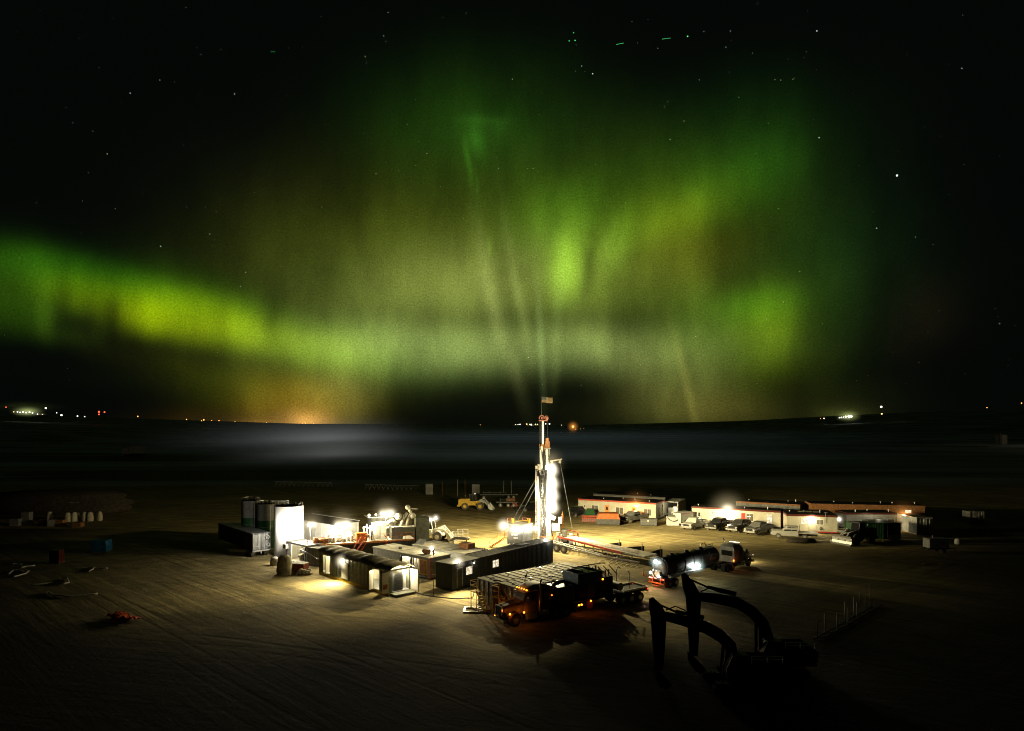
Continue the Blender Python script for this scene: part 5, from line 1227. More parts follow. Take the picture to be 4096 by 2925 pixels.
# third: cream with two lamps
pl = P(3147,2057,3.4); pr = P(3350,2063,3.4)
t, L = house('short cream site office with two bright wall lamps and a sliding window pair', pl, pr, 7.5, 3.4, 'wine', vents=3)
u = lambda px: ((px-3147)/203.)*L
window(t, u(3207), 1.75, 1.15, .9, 'lit_pane'); window(t, u(3267), 1.65, 1.15, .9, 'dim_pane')
door(t, u(3236), .55, 1.25, 2.3, 'cream', win=False)
lamp_fix(t, (u(3247), -.05, 2.75), 380, (1,.84,.48), 'white_lamp', .26, HW, 1.25, off=(0,-.8,-.1))
lamp_fix(t, (L+.3, .4, 2.8), 300, (1,.84,.48), 'white_lamp', .26, HW, 1.2, off=(.4,-.3,-.1))
MB().torus((u(3285),-.12,.95),(0,1,0),.22,.05).build('hose_ring', 'black_steel', t)
MB().box(-.03, L+.05, -.1, -.02, .2, .36).bar((0,-.3,.25), (L,-.4,.25), .08).build('red_skid', 'red_trim', t)
MB().bar((u(3303),-.1,2.0), (u(3303),-.1,3.9), .06).bar((u(3296),-.1,3.9), (u(3310),-.1,3.9), .06).build('aerial_post', 'galvanised', t)
q = MB(); q.box(L+.1, L+1.6, .3, 1.8, .4, .5).rail([(L+.2,.3,.5),(L+1.6,.3,.5)], 1.0, .03).build('porch', 'galvanised', t)
for i in range(3): MB().box(2.6+i*1.3, 3.7+i*1.3, 3.5, 4.4, 3.46, 3.62).build('roof_light', 'dim_pane', t)
# fourth: long white extension to the right
pl = P(3386,2052,3.3); pr = P(3586,2052,3.3)
t, L = house('long pale office wall with two small dark windows behind green containers', pl, pr, 4.5, 3.3, 'wine', 'dull_white', vents=3)
window(t, L*.42, 1.3, 1.0, .8, 'dim_pane', split=False); window(t, L*.82, 1.3, 1.3, .8, 'dim_pane', split=False)
lamp_fix(t, (L+1.1, -.5, 2.9), 260, (1,.55,.18), 'warm_lamp', .28, HO, 2.0, off=(.3,-.5,-.1)); halo(t, (L+1.1,-.5,2.9), 3.8, HOB); 
light(t, (L*.5, -2.5, 3.2), 120, (1,.9,.6), .3)
t, L = house('brown dim bunkhouse, farthest right, with a lit orange window end', P(3279,2024,3.8)+Vector((0,4,0)), P(3700,2024,3.8)+Vector((0,0,0)), 5, 3.8, 'rust', 'rust', vents=7)
window(t, L*.83, 1.6, 1.1, 1.3, 'lit_pane', fm='orange_steel')

def container(name, label, cat, p0, p1, Wd, hh, m, doors=True, ang=None, group=None):
    t, L = framed(name, label, cat, p0, p1, group)
    b = MB().corr((0,0),(L,0),.15,hh-.1,.3,.05).corr((L,0),(L,Wd),.15,hh-.1,.3,.05).corr((L,Wd),(0,Wd),.15,hh-.1,.3,.05).corr((0,Wd),(0,0),.15,hh-.1,.3,.05)
    b.build('corrugated_wall', m, t)
    b = MB()
    for x in (0, L): 
        for y in (0, Wd): b.box(x-.08, x+.08, y-.08, y+.08, 0, hh)
    b.box(.08, L-.08, -.07, .02, 0, .16).box(.08, L-.08, -.07, .02, hh-.12, hh).build('corner_post', m, t)
    MB().box(.05, L-.05, .05, Wd-.05, hh-.06, hh-.02).build('roof', 'dark_grey', t)
    if doors:
        q = MB(); [q.cyl((x*L,-.12,.2),(x*L,-.12,hh-.2),.03,n=6) for x in (.2,.4,.6,.8)]; q.build('door_bar', 'galvanised', t)
    return t, L
container('storage_container', 'green corrugated container right of the short cream office', 'container', P(3412,2158), P(3530,2158), 2.6, 2.9, 'green_paint', False)
container('storage_container', 'dim green container end, right neighbour of the larger green container', 'container', P(3535,2158), P(3600,2155), 5, 2.8, 'green_paint', True)
container('storage_container', 'pale upright ended container standing alone right of the orange lamp', 'container', P(3667,2140), P(3728,2139), 6, 3.2, 'dull_white')
t, L = container('storage_container', 'small dim container at the far right beyond the white generator trailer', 'container', P(3880,2098), P(3935,2098), 3, 2.6, 'dim_white')

# generator trailer on the right
c = P(3718,2214); t = thing('generator_trailer', 'small white generator trailer on one axle at the right of the yard', 'generator', c, R(4)); 
MB().box(0,3.3,0,1.6,.75,2.25).build('housing', 'car_white', t, bevel=.1)
q = MB(); [q.box(.3+.18*i,.4+.18*i,-.02,0,1.25,1.35) for i in range(7)]; q.box(1.5,1.9,-.02,0,1.6,1.8).box(2.2,2.6,-.02,0,1.5,1.75).build('louvre', 'black_steel', t)
MB().box(-.1,3.5,.2,.3,.55,.75).box(-.1,3.5,1.3,1.4,.55,.75).bar((3.5,.8,.6),(4.9,.8,.55),.1).bar((4.8,.8,0),(4.8,.8,.6),.06).build('chassis', 'black_steel', t)
wheelset(t, 2.3, -.12, .36, .2, tm='dusty_rubber'); wheelset(t, 2.3, 1.72, .36, .2, tm='dusty_rubber'); MB().cyl((.9,.6,2.25),(.9,.6,2.7),.05).build('exhaust', 'galvanised', t)
c = P(3836,2180); t = thing('tow_tank', 'small pale triangular tank frame right of the generator trailer', 'tank', c); lumpy(MB(), (0,.3,.1), .5,.4,.9, 9).build('tank', 'dull_white', t)
c = P(3725,2258); q = MB(); [q.bar(c+Vector((-1.2+.35*i,.1*i,.06)), c+Vector((-.2+.35*i,.5-.1*i,.08)), .1) for i in range(6)]; tag(q.build('yellow_scrap', 'yellow'), 'yellow painted bars lying on the dark ground below the generator trailer', 'scrap')
c = P(3570,2170); t = thing('pallet_stack', 'dim crate on pale pallet boards in front of the green containers', 'crate', c); MB().box(0,1.3,0,1.2,.15,1.2).build('box','dim_white',t); MB().box(-1.3,1.5,-.2,1.3,0,.13).build('pallet','wood',t)

# ================================================================ pickups
def section(x, hw, z0, z1, tin=0, c=.06):
    return [Vector((x,-hw,z0)), Vector((x,hw,z0)), Vector((x,hw,z0+(z1-z0)*.55)), Vector((x,hw-tin,z1-c)), Vector((x,hw-tin-c,z1)), Vector((x,-hw+tin+c,z1)), Vector((x,-hw+tin,z1-c)), Vector((x,-hw,z0+(z1-z0)*.55))]
def pickup(label, loc, rz, body, bed=True, name='pickup_truck', cat='pickup truck', group='pickups parked by the site offices'):
    t = thing(name, label, cat, loc, rz, group)
    t.scale = (1.16,1.16,1.16)
    s = [section(2.95,.88,.55,1.0,.03), section(2.85,.95,.5,1.12,.05), section(2.0,.99,.5,1.2,.05), section(1.25,1.0,.48,1.24,.05), section(-.85,1.0,.48,1.24,.03)]
    MB().loft(s).build('body', body, t)
    MB().loft([section(1.35,.93,1.2,1.26,.0,.02), section(.65,.9,1.2,1.86,.16), section(-.65,.9,1.2,1.9,.16), section(-.85,.92,1.2,1.80,.14)]).build('cabin', body, t)
    gl = []
    for s_ in (-1,1):
        MB().add([(1.05,s_*.95,1.27),(.62,s_*.80,1.76),(.1,s_*.80,1.78),(.1,s_*.95,1.27)], [(0,1,2,3)]).build('side_window', 'glass', t)
        MB().add([(.02,s_*.95,1.27),(.02,s_*.80,1.78),(-.6,s_*.79,1.78),(-.72,s_*.94,1.27)], [(0,1,2,3)]).build('side_window', 'glass', t)
        k = MB().box(.05,1.1,s_*1.005-.01,s_*1.005+.01,.62,1.2).build('door', body, t); MB().box(.12,.28,s_*1.02-.01,s_*1.02+.015,1.08,1.12).build('handle', 'chrome', k)
        MB().box(.95,1.1,s_*1.12-.1,s_*1.12+.1,1.25,1.45).build('mirror', 'car_black', t)
        MB().box(2.86,2.98,s_*.72-.18,s_*.72+.18,.82,1.02).build('headlight', 'chrome', t, bevel=.02)
        for x in (1.95,-1.75): wheelset(t, x, s_*1.01, .41, .27, tm='dusty_rubber')
    MB().add([(1.3,-.86,1.28),(1.3,.86,1.28),(.7,.76,1.78),(.7,-.76,1.78)], [(0,1,2,3)]).build('windscreen', 'glass', t)
    MB().box(2.95,3.0,-.5,.5,.72,1.06).build('grille', 'car_black', t); MB().box(2.9,3.12,-.98,.98,.42,.66).build('bumper', 'chrome', t, bevel=.03)
    if bed is True:
        MB().box(-2.95,-.86,-1.0,-.92,.6,1.3).box(-2.95,-.86,.92,1.0,.6,1.3).box(-3.0,-2.92,-.92,.92,.6,1.28).box(-2.92,-.86,-.92,.92,.6,.72).build('bed', body, t, bevel=.02)
        MB().box(-3.12,-3.0,-.95,.95,.45,.65).build('rear_bumper', 'chrome', t)
        MB().box(-3.02,-2.98,-.98,-.86,.85,1.15).build('tail_light', 'red_trim', t)
    elif bed == 'flat':
        MB().box(-3.6,-.95,-1.15,1.15,.95,1.05).box(-3.6,-3.5,-1.15,1.15,.8,.95).build('flat_bed', 'cream', t)
        q = MB(); [q.bar((-1.0,-1.0+.33*i,1.05),(-1.0,-1.0+.33*i,1.95),.04) for i in range(7)]; q.bar((-1.0,-1.05,1.95),(-1.0,1.05,1.95),.06).build('headache_rack', 'black_steel', t)
        MB().box(-3.3,-2.3,-1.1,-.9,.5,.92).build('tool_box', 'dull_white', t); MB().box(-3.5,-.9,-.5,.5,.55,.95).build('frame', 'black_steel', t)
    else:
        MB().loft([section(-.84,.95,1.2,1.82,.16), section(-1.8,.93,1.15,1.78,.18), section(-2.35,.9,1.1,1.25,.1)]).box(-2.4,-.86,-.98,.98,.5,1.2).build('tail_body', body, t)
    return t
def at(px, py, front=True):           # ground point under the front bumper
    return P(px, py)
def park(label, px, py, heading, body, bed=True, proto=None, swap=None, **k):
    a = R(heading); c = P(px, py)-Vector((math.cos(a), math.sin(a), 0))*2.6; c.z = 0
    if proto: return dup(proto, c, a, label, swap=swap)
    return pickup(label, c, a, body, bed, **k)
pk = park('white pickup truck, brightest one, parked left of the black pickup', 2752, 2121, 228, 'car_white')
park('black pickup truck parked directly below the blazing office lamp', 2852, 2123, 226, None, proto=pk, swap={'car_white':'car_black'})
park('dark silver pickup truck with grille guard, right of the small dark car', 3006, 2140, 222, None, proto=pk, swap={'car_white':'silver'})
park('grey pickup truck in orange lamp light beside the orange dumpster', 2502, 2092, 222, None, proto=pk, swap={'car_white':'silver'})
park('dim black pickup truck, leftmost, in front of the red trimmed office corner', 2282, 2070, 230, None, proto=pk, swap={'car_white':'car_black'})
park('small dark car squeezed between the black and silver pickups', 2935, 2130, 225, 'car_dark', bed='car', name='parked_car', cat='car')
park('white flatbed work truck standing in front of the short cream office', 3105, 2150, 158, 'car_white', bed='flat', name='flatbed_truck', cat='flatbed truck')
c = P(2755,2095); t = thing('cargo_trailer', 'small white enclosed cargo trailer behind the bright white pickup', 'trailer', c, R(40)); MB().box(-4.2,0,-1.1,1.1,.5,2.5).build('box', 'car_white', t, bevel=.05)
MB().box(-4.3,.05,-1.15,1.15,2.5,2.55).build('roof', 'dull_white', t); MB().box(-4.2,-.1,-1.13,-1.105,2.3,2.4).build('stripe', 'red_trim', t); [wheelset(t, -2.1, s_*1.2, .35, .2) for s_ in (-1,1)]
# snow/dirt heap beside the flatbed
tag(lumpy(MB(), tuple(P(3205,2170)), 2.6, 1.3, .7, 31, 18, 6, .1).build('gravel_heap', 'dirt'), 'low heap of loose gravel beside the flatbed truck', kind='stuff')

# dumpsters
def skip_bin(label, px, py, heading, m_low, m_top, w=2.4, l=3.6, group='waste bins by the red trimmed office'):
    t = thing('dumpster', label, 'dumpster', P(px,py), R(heading), group)
    MB().add([(-.0,-l/2+.5,.15),(w,-l/2+.5,.15),(w,l/2-.3,.15),(0,l/2-.3,.15),(-.05,-l/2,1.3),(w+.05,-l/2,1.3),(w+.05,l/2,1.3),(-.05,l/2,1.3)], [(0,3,2,1),(0,1,5,4),(1,2,6,5),(2,3,7,6),(3,0,4,7),(4,5,6,7)]).build('bin', m_low, t, bevel=.03)
    MB().add([(-.05,-l/2,1.32),(w+.05,-l/2,1.32),(w+.05,l/2,1.32),(-.05,l/2,1.32),(.5,-l/2+.5,2.35),(w-.3,-l/2+.5,2.35),(w-.3,l/2-.3,2.35),(.5,l/2-.3,2.35)], [(0,3,2,1),(0,1,5,4),(1,2,6,5),(2,3,7,6),(3,0,4,7),(4,5,6,7)]).build('lid', m_top, t, bevel=.03)
    MB().add([(-.01,-.9,1.6),(.33,-.8,2.15),(.33,.6,2.15),(-.01,.7,1.6)], [(0,1,2,3)]).build('hatch', 'dull_white', t)
    return t
skip_bin('large waste bin with rusty orange hood, centre of the dark yard row', 2385, 2098, -6, 'dark_grey', 'rusty_orange', 4.6, 3.4)
skip_bin('green hooded waste bin left of the orange hooded one', 2338, 2080, -8, 'green_paint', 'green_paint', 2.2, 2.2)
t = thing('cage_bin', 'low reddish mesh cage in front of the green hooded bin', 'cage', P(2330,2090)); q = MB()
for z in (.3,.8,1.2): q.bar((0,0,z),(2.9,0,z),.06); q.bar((0,1.2,z),(2.9,1.2,z),.06)
for i in range(8): q.bar((.41*i,0,0),(.41*i,0,1.25),.05); q.bar((.41*i,1.2,0),(.41*i,1.2,1.25),.05)
q.build('mesh', 'red_steel', t); MB().box(.05,2.85,.05,1.15,.1,.8).build('contents', 'dark_grey', t)
t = thing('steel_skip', 'dark low steel skip in front of the grey pickup', 'skip', P(2562,2104), R(-8)); MB().box(0,3.2,0,1.8,.1,1.3).box(-.08,3.28,-.06,1.86,1.3,1.38).build('body', 'dark_grey', t, bevel=.03); MB().box(1.3,1.6,-.03,-.001,.9,1.15).build('label_plate', 'cream', t)
t = thing('site_tank', 'square grey tank with looped black hose right of the dark skip', 'tank', P(2669,2103), R(-6)); MB().box(0,2.3,0,1.6,.15,1.75).box(-.05,2.35,-.05,1.65,.02,.15).build('tank', 'dull_white', t, bevel=.05)
MB().tube([(0,-.1,1.6),(.5,-.25,1.1),(1.2,-.3,.9),(1.9,-.25,1.1),(2.3,-.1,1.6)], .06).build('hose', 'hose', t); MB().box(.3,1.8,.3,1.2,1.75,2.1).cyl((1.2,.8,2.1),(1.2,.8,2.5),.15).build('pump', 'dark_grey', t)

# ================================================================ people
def person(label, loc, rz, top, legs, s=1.):
    t = thing('person', label, 'person', loc, rz); t.scale = (s,s,s)
    V = [(0,0,.95),(0,0,1.15),(0,0,1.38),(0,.0,1.5),(0,.02,1.60),(0,.02,1.72)]
    E = [(0,1),(1,2),(2,3),(3,4),(4,5)]; Rr = [.15,.14,.16,.06,.09,.08]
    for s_ in (-1,1):
        b = len(V); V += [(s_*.10,0,.88),(s_*.11,.03,.50),(s_*.12,-.02,.10),(s_*.13,.14,.04)]; E += [(0,b),(b,b+1),(b+1,b+2),(b+2,b+3)]; Rr += [.10,.07,.05,.04]
        b = len(V); V += [(s_*.20,0,1.40),(s_*.27,-.03,1.13),(s_*.26,.12,.92),(s_*.26,.17,.86)]; E += [(2,b),(b,b+1),(b+1,b+2),(b+2,b+3)]; Rr += [.07,.05,.035,.03]
        h = b+3
        for j in range(5):
            f = len(V); V += [(s_*(.24+.012*j), .19+.004*j, .82-.004*(j % 3)), (s_*(.235+.014*j), .21+.004*j, .775+(.02 if j == 0 else -.006*(j % 3)))]; E += [(h,f),(f,f+1)]; Rr += [.010,.008]
    me = bpy.data.meshes.new('body'); me.from_pydata(V, E, []); me.update()
    o = bpy.data.objects.new('body', me); col.objects.link(o); o.parent = t; me.materials.append(M['skin'])
    sk = o.modifiers.new('skin', 'SKIN'); 
    for i, v_ in enumerate(me.skin_vertices[0].data): v_.radius = (Rr[i], Rr[i]*.8); v_.use_root = (i == 0)
    ss = o.modifiers.new('sub', 'SUBSURF'); ss.levels = 1; ss.render_levels = 1
    def sleeve(nm, m_, chains):
        q = MB()
        for pts, rs in chains:
            secs = []
            for (x,y,z), r_ in zip(pts, rs): secs.append([Vector((x+r_*math.cos(2*math.pi*k/10), y+r_*.85*math.sin(2*math.pi*k/10), z)) for k in range(10)])
            q.loft(secs, True)
        q.build(nm, m_, t)
    sleeve('jacket', top, [([(0,0,.86),(0,0,1.0),(0,0,1.2),(0,0,1.38),(0,0,1.50)], [.19,.18,.18,.20,.09]), ([(-.20,0,1.46),(-.25,0,1.3),(-.28,-.02,1.12),(-.27,.10,.94)], [.07,.075,.06,.05]), ([(.20,0,1.46),(.25,0,1.3),(.28,-.02,1.12),(.27,.10,.94)], [.07,.075,.06,.05])])
    sleeve('trousers', legs, [([(-.10,0,.92),(-.11,.02,.5),(-.12,-.01,.08)], [.12,.09,.075]), ([(.10,0,.92),(.11,.02,.5),(.12,-.01,.08)], [.12,.09,.075])])
    MB().sphere((0,.02,1.74), .115, 12, (1,1.1,.8)).cyl((0,.04,1.735),(0,.04,1.75),.15,n=12).build('hard_hat', 'dull_white', t)
    return t
person('person in dark jacket and orange trousers standing between orange bin and grey pickup', P(2479,2093), R(170), 'coverall', 'hi_vis', 1.05)
dk = MT.matrix_basis @ Vector((9.6, .35, 2.66))
person('person in dark coveralls on the flood lit mud tank deck', dk, R(120), 'coverall', 'coverall')

# ================================================================ wheel loaders
def loader(label, loc, rz, m1, lit=False, blade=False, group='wheeled earthmovers'):
    "x forward (bucket), about 8.5 m long"
    t = thing('wheel_loader', label, 'wheel loader', loc, rz, group)
    MB().prism([(-3.6,.9),(-3.7,1.2),(-3.65,2.35),(-3.2,2.5),(-.9,2.6),(-.9,1.0),(-2.0,.8)], -1.05, 1.05).build('engine_hood', m1, t, bevel=.06)
    q = MB(); [q.box(-3.74,-3.70,-.75,.75,1.35+.16*i,1.43+.16*i) for i in range(6)]; q.build('radiator_grille', 'black_steel', t)
    MB().box(-3.95,-3.3,-1.15,1.15,.7,1.15).build('counterweight', m1, t, bevel=.05)
    MB().box(-.9,.4,-.9,.9,1.0,2.0).build('frame', m1, t, bevel=.04)
    k = MB().prism([(-1.0,2.0),(-1.0,3.45),(.25,3.45),(.5,2.0)], -.75, .75).build('cab', 'glass', t)
    q = MB()
    for y in (-.77,.77):
        for a_, b_ in (((-1.0,2.0),(-1.0,3.45)),((-.25,2.0),(-.25,3.45)),((.5,2.0),(.25,3.45))): q.bar((a_[0],y,a_[1]),(b_[0],y,b_[1]),.09)
    q.build('cab_pillar', m1 if lit else 'dark_grey', k); MB().box(-1.15,.4,-.85,.85,3.45,3.58).build('cab_roof', m1 if lit else 'dark_grey', k)
    MB().prism([(.3,.8),(.3,1.9),(1.2,2.15),(2.2,1.7),(2.3,.8)], -.55, .55).build('front_frame', m1, t, bevel=.05)
    q = MB()
    for y in (-.62,.62):
        q.bar((1.2,y,2.1),(2.5,y,1.9),.22,.4); q.bar((2.5,y,1.9),(3.7,y,.75),.2,.38); q.bar((1.4,y*.7,1.3),(2.7,y*.7,1.75),.16)
    q.bar((2.5,-.6,1.9),(2.5,.6,1.9),.25); q.build('lift_arm', m1 if lit else 'dull_white', t)
    MB().bar((1.3,0,2.2),(2.4,0,2.6),.2).bar((2.4,0,2.6),(3.4,0,1.6),.16).build('tilt_linkage', 'dull_white', t)
    w_ = 1.5 if not blade else 1.9; pts = []
    prof_ = [(3.6,1.5),(3.45,1.0),(3.55,.45),(4.0,.12),(4.75,.06)] if not blade else [(3.9,1.55),(3.7,1.2),(3.65,.7),(3.75,.3),(4.0,.05)]
    vs = [(x,y,z) for y in (-w_,w_) for x,z in prof_]; n = len(prof_)
    bk = MB().add(vs, [(i,i+1,n+i+1,n+i) for i in range(n-1)])
    if not blade: bk.add(vs, [tuple(range(n))]).add(vs, [tuple(range(n,2*n))])
    o = bk.build('bucket' if not blade else 'plough_blade', 'galvanised', t); sd = o.modifiers.new('thick','SOLIDIFY'); sd.thickness = .07
    for s_ in (-1,1):
        for x in (-2.1,1.5): wheelset(t, x, s_*1.32, .80, .55, tm='dusty_rubber', hub=m1)
        pts = [(1.5+.95*math.cos(a), .85+.95*math.sin(a)) for a in [math.pi*(.1+.8*i/6) for i in range(7)]]
        MB().loft([[Vector((x,s_*1.0-.3,z)),Vector((x,s_*1.0+.3,z)),Vector((x,s_*1.0+.3,z+.05)),Vector((x,s_*1.0-.3,z+.05))] for x,z in pts]).build('mudguard', m1 if lit else 'dark_grey', t)
    MB().tube([(-2.2,.4,2.5),(-2.2,.4,3.2),(-2.35,.4,3.35)], .08).build('exhaust', 'chrome', t)
    return t
l1 = P(1722,2166); 
t = loader('flood lit pale wheel loader with roof lamps near the shale tank', l1+Vector((0,1.2,0)), R(-14), 'cream', True)  # floodlit whiteness put into its cream body colour
for x, y in ((-1.0,-.9),(.1,-.9),(.5,.9)): MB().sphere((x,y,3.72), .2, 8).build('work_lamp', 'white_lamp', t); halo(t, (x,y-.1,3.72), 1.15, HW)
light(t, (-.4,-1.6,3.9), 380, (1,.84,.48), .2); light(t, (2.2,-.6,3.7), 420, (1,.84,.48), .2)
t = loader('yellow wheel loader parked alone at the back of the yard, bucket down', P(1896,2040)+Vector((0,1.3,0)), R(-5), 'loader_yellow')
MB().sphere((.3,-.9,3.75), .12, 8).build('work_lamp', 'room_light', t)
t = loader('dark grader with wide angled plough blade in front of the green container', P(3430,2178)+Vector((.5,1.2,0)), R(205), 'car_dark', blade=True)

# metal racks by the lit loader
t = thing('pipe_rack', 'thin tubular metal rack panels standing right of the lit loader', 'rack', P(1812,2160)); q = MB()
for (x0,y0) in ((0,0),(.6,1.8)):
    for z in (.3,.9,1.5): q.bar((x0,y0,z),(x0+1.9,y0,z),.06)
    for x in (0,.95,1.9): q.bar((x0+x,y0,0),(x0+x,y0,1.6),.06)
q.bar((-2.2,.5,.9),(0,0,.9),.05).bar((-2.2,.5,.5),(0,0,.5),.05).bar((-2.2,.5,0),(-2.2,.5,.9),.05); q.build('rail', 'galvanised', t)
c = P(1790,2165); q = MB(); [q.bar(c+Vector((-1.5+.5*i,-1+.3*i,.08)), c+Vector((1.5+.4*i,.2-.25*i,.1)), .12) for i in range(6)]; tag(q.build('steel_offcuts', 'steel_pipe'), 'scattered steel bars on the ground right of the lit loader', 'steel bars', )

# ================================================================ back of the yard
def slat(label, px, py, w):
    t = thing('slatted_panel', label, 'panel', P(px,py)); q = MB(); n = 8
    for i in range(n): q.box(i*w/n, i*w/n+w/n*.72, 0, .05, .05, 3.1)
    q.build('slat', 'dull_white', t); MB().box(0,w,.05,.12,.3,.45).box(0,w,.05,.12,2.6,2.75).build('batten', 'dull_white', t)
slat('pale slatted panel standing alone left of the yellow loader', 1703, 1979, 1.9*1.1)
slat('pale slatted panel showing just behind the yellow loader cab', 1888, 1981, 2.0*1.1)
def flat_trailer(label, px, py, L_, rz=0):
    t = thing('flat_trailer', label, 'trailer', P(px,py), rz); MB().box(0,L_,0,2.4,1.1,1.35).build('deck', 'dim_white', t)
    for x in (L_-1,L_-2.3,1.0): wheelset(t, x, 0, .5, .3, tm='dusty_rubber')
    q = MB(); [q.bar((1+i*1.5,.1,1.35),(1+i*1.5,.1,2.2),.08) for i in range(int(L_/1.6))]; q.bar((.8,.1,1.8),(L_*.7,.1,1.9),.08); q.build('stake', 'dim_white', t); return t
flat_trailer('long dim flat trailer with stakes behind the yellow loader', 1920, 1998, 10, R(2))
t = flat_trailer('low dim trailer right of the yellow loader bucket', 1985, 2030, 5.2, R(-3)); MB().box(2.4,4.6,.4,1.9,1.4,2.2).build('equipment', 'rust', t, bevel=.1); MB().add([(3.4,0,.05),(5.4,0,.05),(4.9,.2,1.2),(4.0,.2,1.2)],[(0,1,2,3)]).build('ramp', 'red_steel', t)
park('dim dark utility pickup standing alone left of the mast', 2088, 2048, 200, None, proto=pk, swap={'car_white':'car_black'})
for px, h_, lab in ((1769,4.2,'thin rusty pole, left of the three behind the yellow loader'),(1830,4.6,'thin pale pole, middle of the three behind the yellow loader'),(1860,4.4,'thin rusty pole, right of the three behind the yellow loader'),(2015,4.2,'thin pale pole behind the flat trailer, left of its pair'),(2045,4.2,'thin pale pole behind the flat trailer, right of its pair')):
    c = P(px, 1985); tag(MB().cyl(c, c+Vector((0,0,h_)), .07, n=6).build('marker_pole', 'rust' if 'rusty' in lab else 'dull_white'), lab, 'pole')
# far fence line of stacked bars
for x0, x1, py, lab in ((1100,1330,1945,'long low dark rack line at the back left of the yard'),(1460,1680,1958,'long low rack of trestles at the back centre of the yard')):
    a = P(x0,py); b_ = P(x1,py+4); q = MB(); n = 12
    for i in range(n):
        p_ = a.lerp(b_, i/n); r_ = a.lerp(b_, (i+.9)/n); q.bar(p_, p_+Vector((.8,0,1.6)), .12); q.bar(p_+Vector((1.6,0,0)), p_+Vector((.8,0,1.6)), .12); q.bar(p_+Vector((0,0,1.5)), r_+Vector((0,0,1.5)), .15)
    tag(q.build('trestle_rack', 'dim_white'), lab, 'rack')

# ================================================================ left side of the yard
def bulk(px, py, s=1.): return P(px,py), s
GB = 'white bulk bags on the left pallets'
t0 = thing('bulk_bag', 'white bulk bag, leftmost in the dim row before the dirt mound', 'bag', P(193,2085), 0, GB); lumpy(MB(), (0,.4,.0), .62,.5,1.9, 3).build('bag', 'bag', t0)
for px, py, lab in ((275,2086,'white bulk bag, third from the right end of the dim row'),(303,2086,'white bulk bag in the middle of the dim row, squeezed among others'),(330,2085,'white bulk bag beside the gap in the dim row'),(362,2084,'white bulk bag, second from the right end of the dim row'),(390,2084,'white bulk bag at the right end of the dim row')):
    dup(t0, P(px,py), .4*len(lab), lab)
for px, py, w_, h_, m_, lab in ((205,2107,1.6,1.3,'dull_white','pale carton in front of the dim bulk bags'),(235,2107,1.5,1.3,'rust','brown carton beside the pale carton by the bulk bags'),(305,2110,1.7,.9,'rust','low brown crate at the right of the cartons'),(55,2105,1.8,1.4,'dim_white','dim stacked crate at the far left of the bulk bags'),(100,2102,1.6,2.6,'dim_white','dim upright container left of the bulk bags'),(165,2104,1.5,1.2,'rust','small brown crate left of the pale carton'),(216,2255,1.4,1.9,'wine','dim upright reddish cabinet below the blue tarpaulin load')):
    t = thing('crate', lab, 'crate', P(px,py)); MB().box(-w_/2,w_/2,0,1.2,.08,h_).build('box', m_, t, bevel=.03); pallet(MB(), (0,.6,-.02), w_+.1, 1.3).build('pallet', 'wood', t)
tag(lumpy(MB(), tuple(P(240,2050)), 16, 6, 5.2, 12, 26, 8, .15).build('dirt_mound', 'dirt'), 'large dim mound of dirt behind the bulk bags on the left', kind='stuff')
t = thing('covered_rack', 'long dim sheeted rack on the dirt mound side at far left', 'rack', P(115,2062)); q = MB(); [q.box(i*1.25,i*1.25+1.05,0,1.5,0,2.9) for i in range(9)]; q.build('sheet', 'dim_white', t)
t = thing('tarped_load', 'bright blue tarpaulin covered load on a pallet at left', 'load', P(392,2212)); MB().loft([[Vector((sx*(1.3-.05*(k%2))+.06*math.sin(5*k+sx*3), .8+sy*.85, .25+.42*k+.06*math.sin(3*k+sx+2*sy))) for sx, sy in ((-1,-1),(-.3,-1.03),(.4,-.97),(1,-1),(1,1),(-1,1))] for k in range(5)]).build('tarpaulin', 'blue_tarp', t, bevel=.08); pallet(MB(), (0,.8,0), 2.6, 1.6).build('pallet', 'wood', t)
c = P(490,2478); t = thing('fallen_tarp', 'crumpled orange red tarpaulin lying on the ground at left', 'tarpaulin', c, R(-35))
nx, ny = 16, 9; random.seed(5); vs = [(-1.9+3.8*i/nx+random.uniform(-.08,.08), -.9+1.8*j/ny+.3*math.sin(i*.6), .08+.35*abs(math.sin(i*1.1+j*.7))*math.sin(math.pi*j/ny)+random.uniform(0,.16)) for j in range(ny+1) for i in range(nx+1)]
MB().add(vs, [(j*(nx+1)+i,j*(nx+1)+i+1,(j+1)*(nx+1)+i+1,(j+1)*(nx+1)+i) for j in range(ny) for i in range(nx)]).build('cloth', 'red_tarp', t)
hz = [((35,2300),(55,2285),(75,2283),(90,2290)), ((55,2312),(80,2305),(105,2297),(115,2288)), ((85,2275),(105,2270),(125,2268),(140,2266)), ((50,2262),(62,2260),(75,2258),(85,2261)), ((125,2345),(160,2342),(195,2338),(210,2336),(255,2340),(275,2335),(268,2318),(250,2318)), ((185,2380),(190,2372),(215,2388),(245,2386),(265,2392),(330,2386),(390,2380)), ((330,2278),(355,2276),(385,2278),(430,2278)), ((355,2290),(370,2282),(378,2275))]
labs = ['longest curved hose at the far left edge of the yard','curved pale hose just right of the leftmost hose','short pale hose, topmost straight one at far left','tiny pale hose bit at the upper far left','long looped hose ending in a round coil at left','thin hose trailing right across the dim dirt','pale board lying flat below the blue tarpaulin load','short pale pipe propped against the flat board']
for pts, lab in zip(hz, labs):
    ps = [P(*p_)+Vector((0,0,.14)) for p_ in pts]; fine_ = []
    for a, b_ in zip(ps, ps[1:]):
        for k in range(4): fine_.append(a.lerp(b_, k/4)+Vector((0,0,.02*math.sin(k))))
    fine_.append(ps[-1]); tag(MB().tube(fine_, .10, 8).build('hose', 'plastic_wrap'), lab, 'hose')
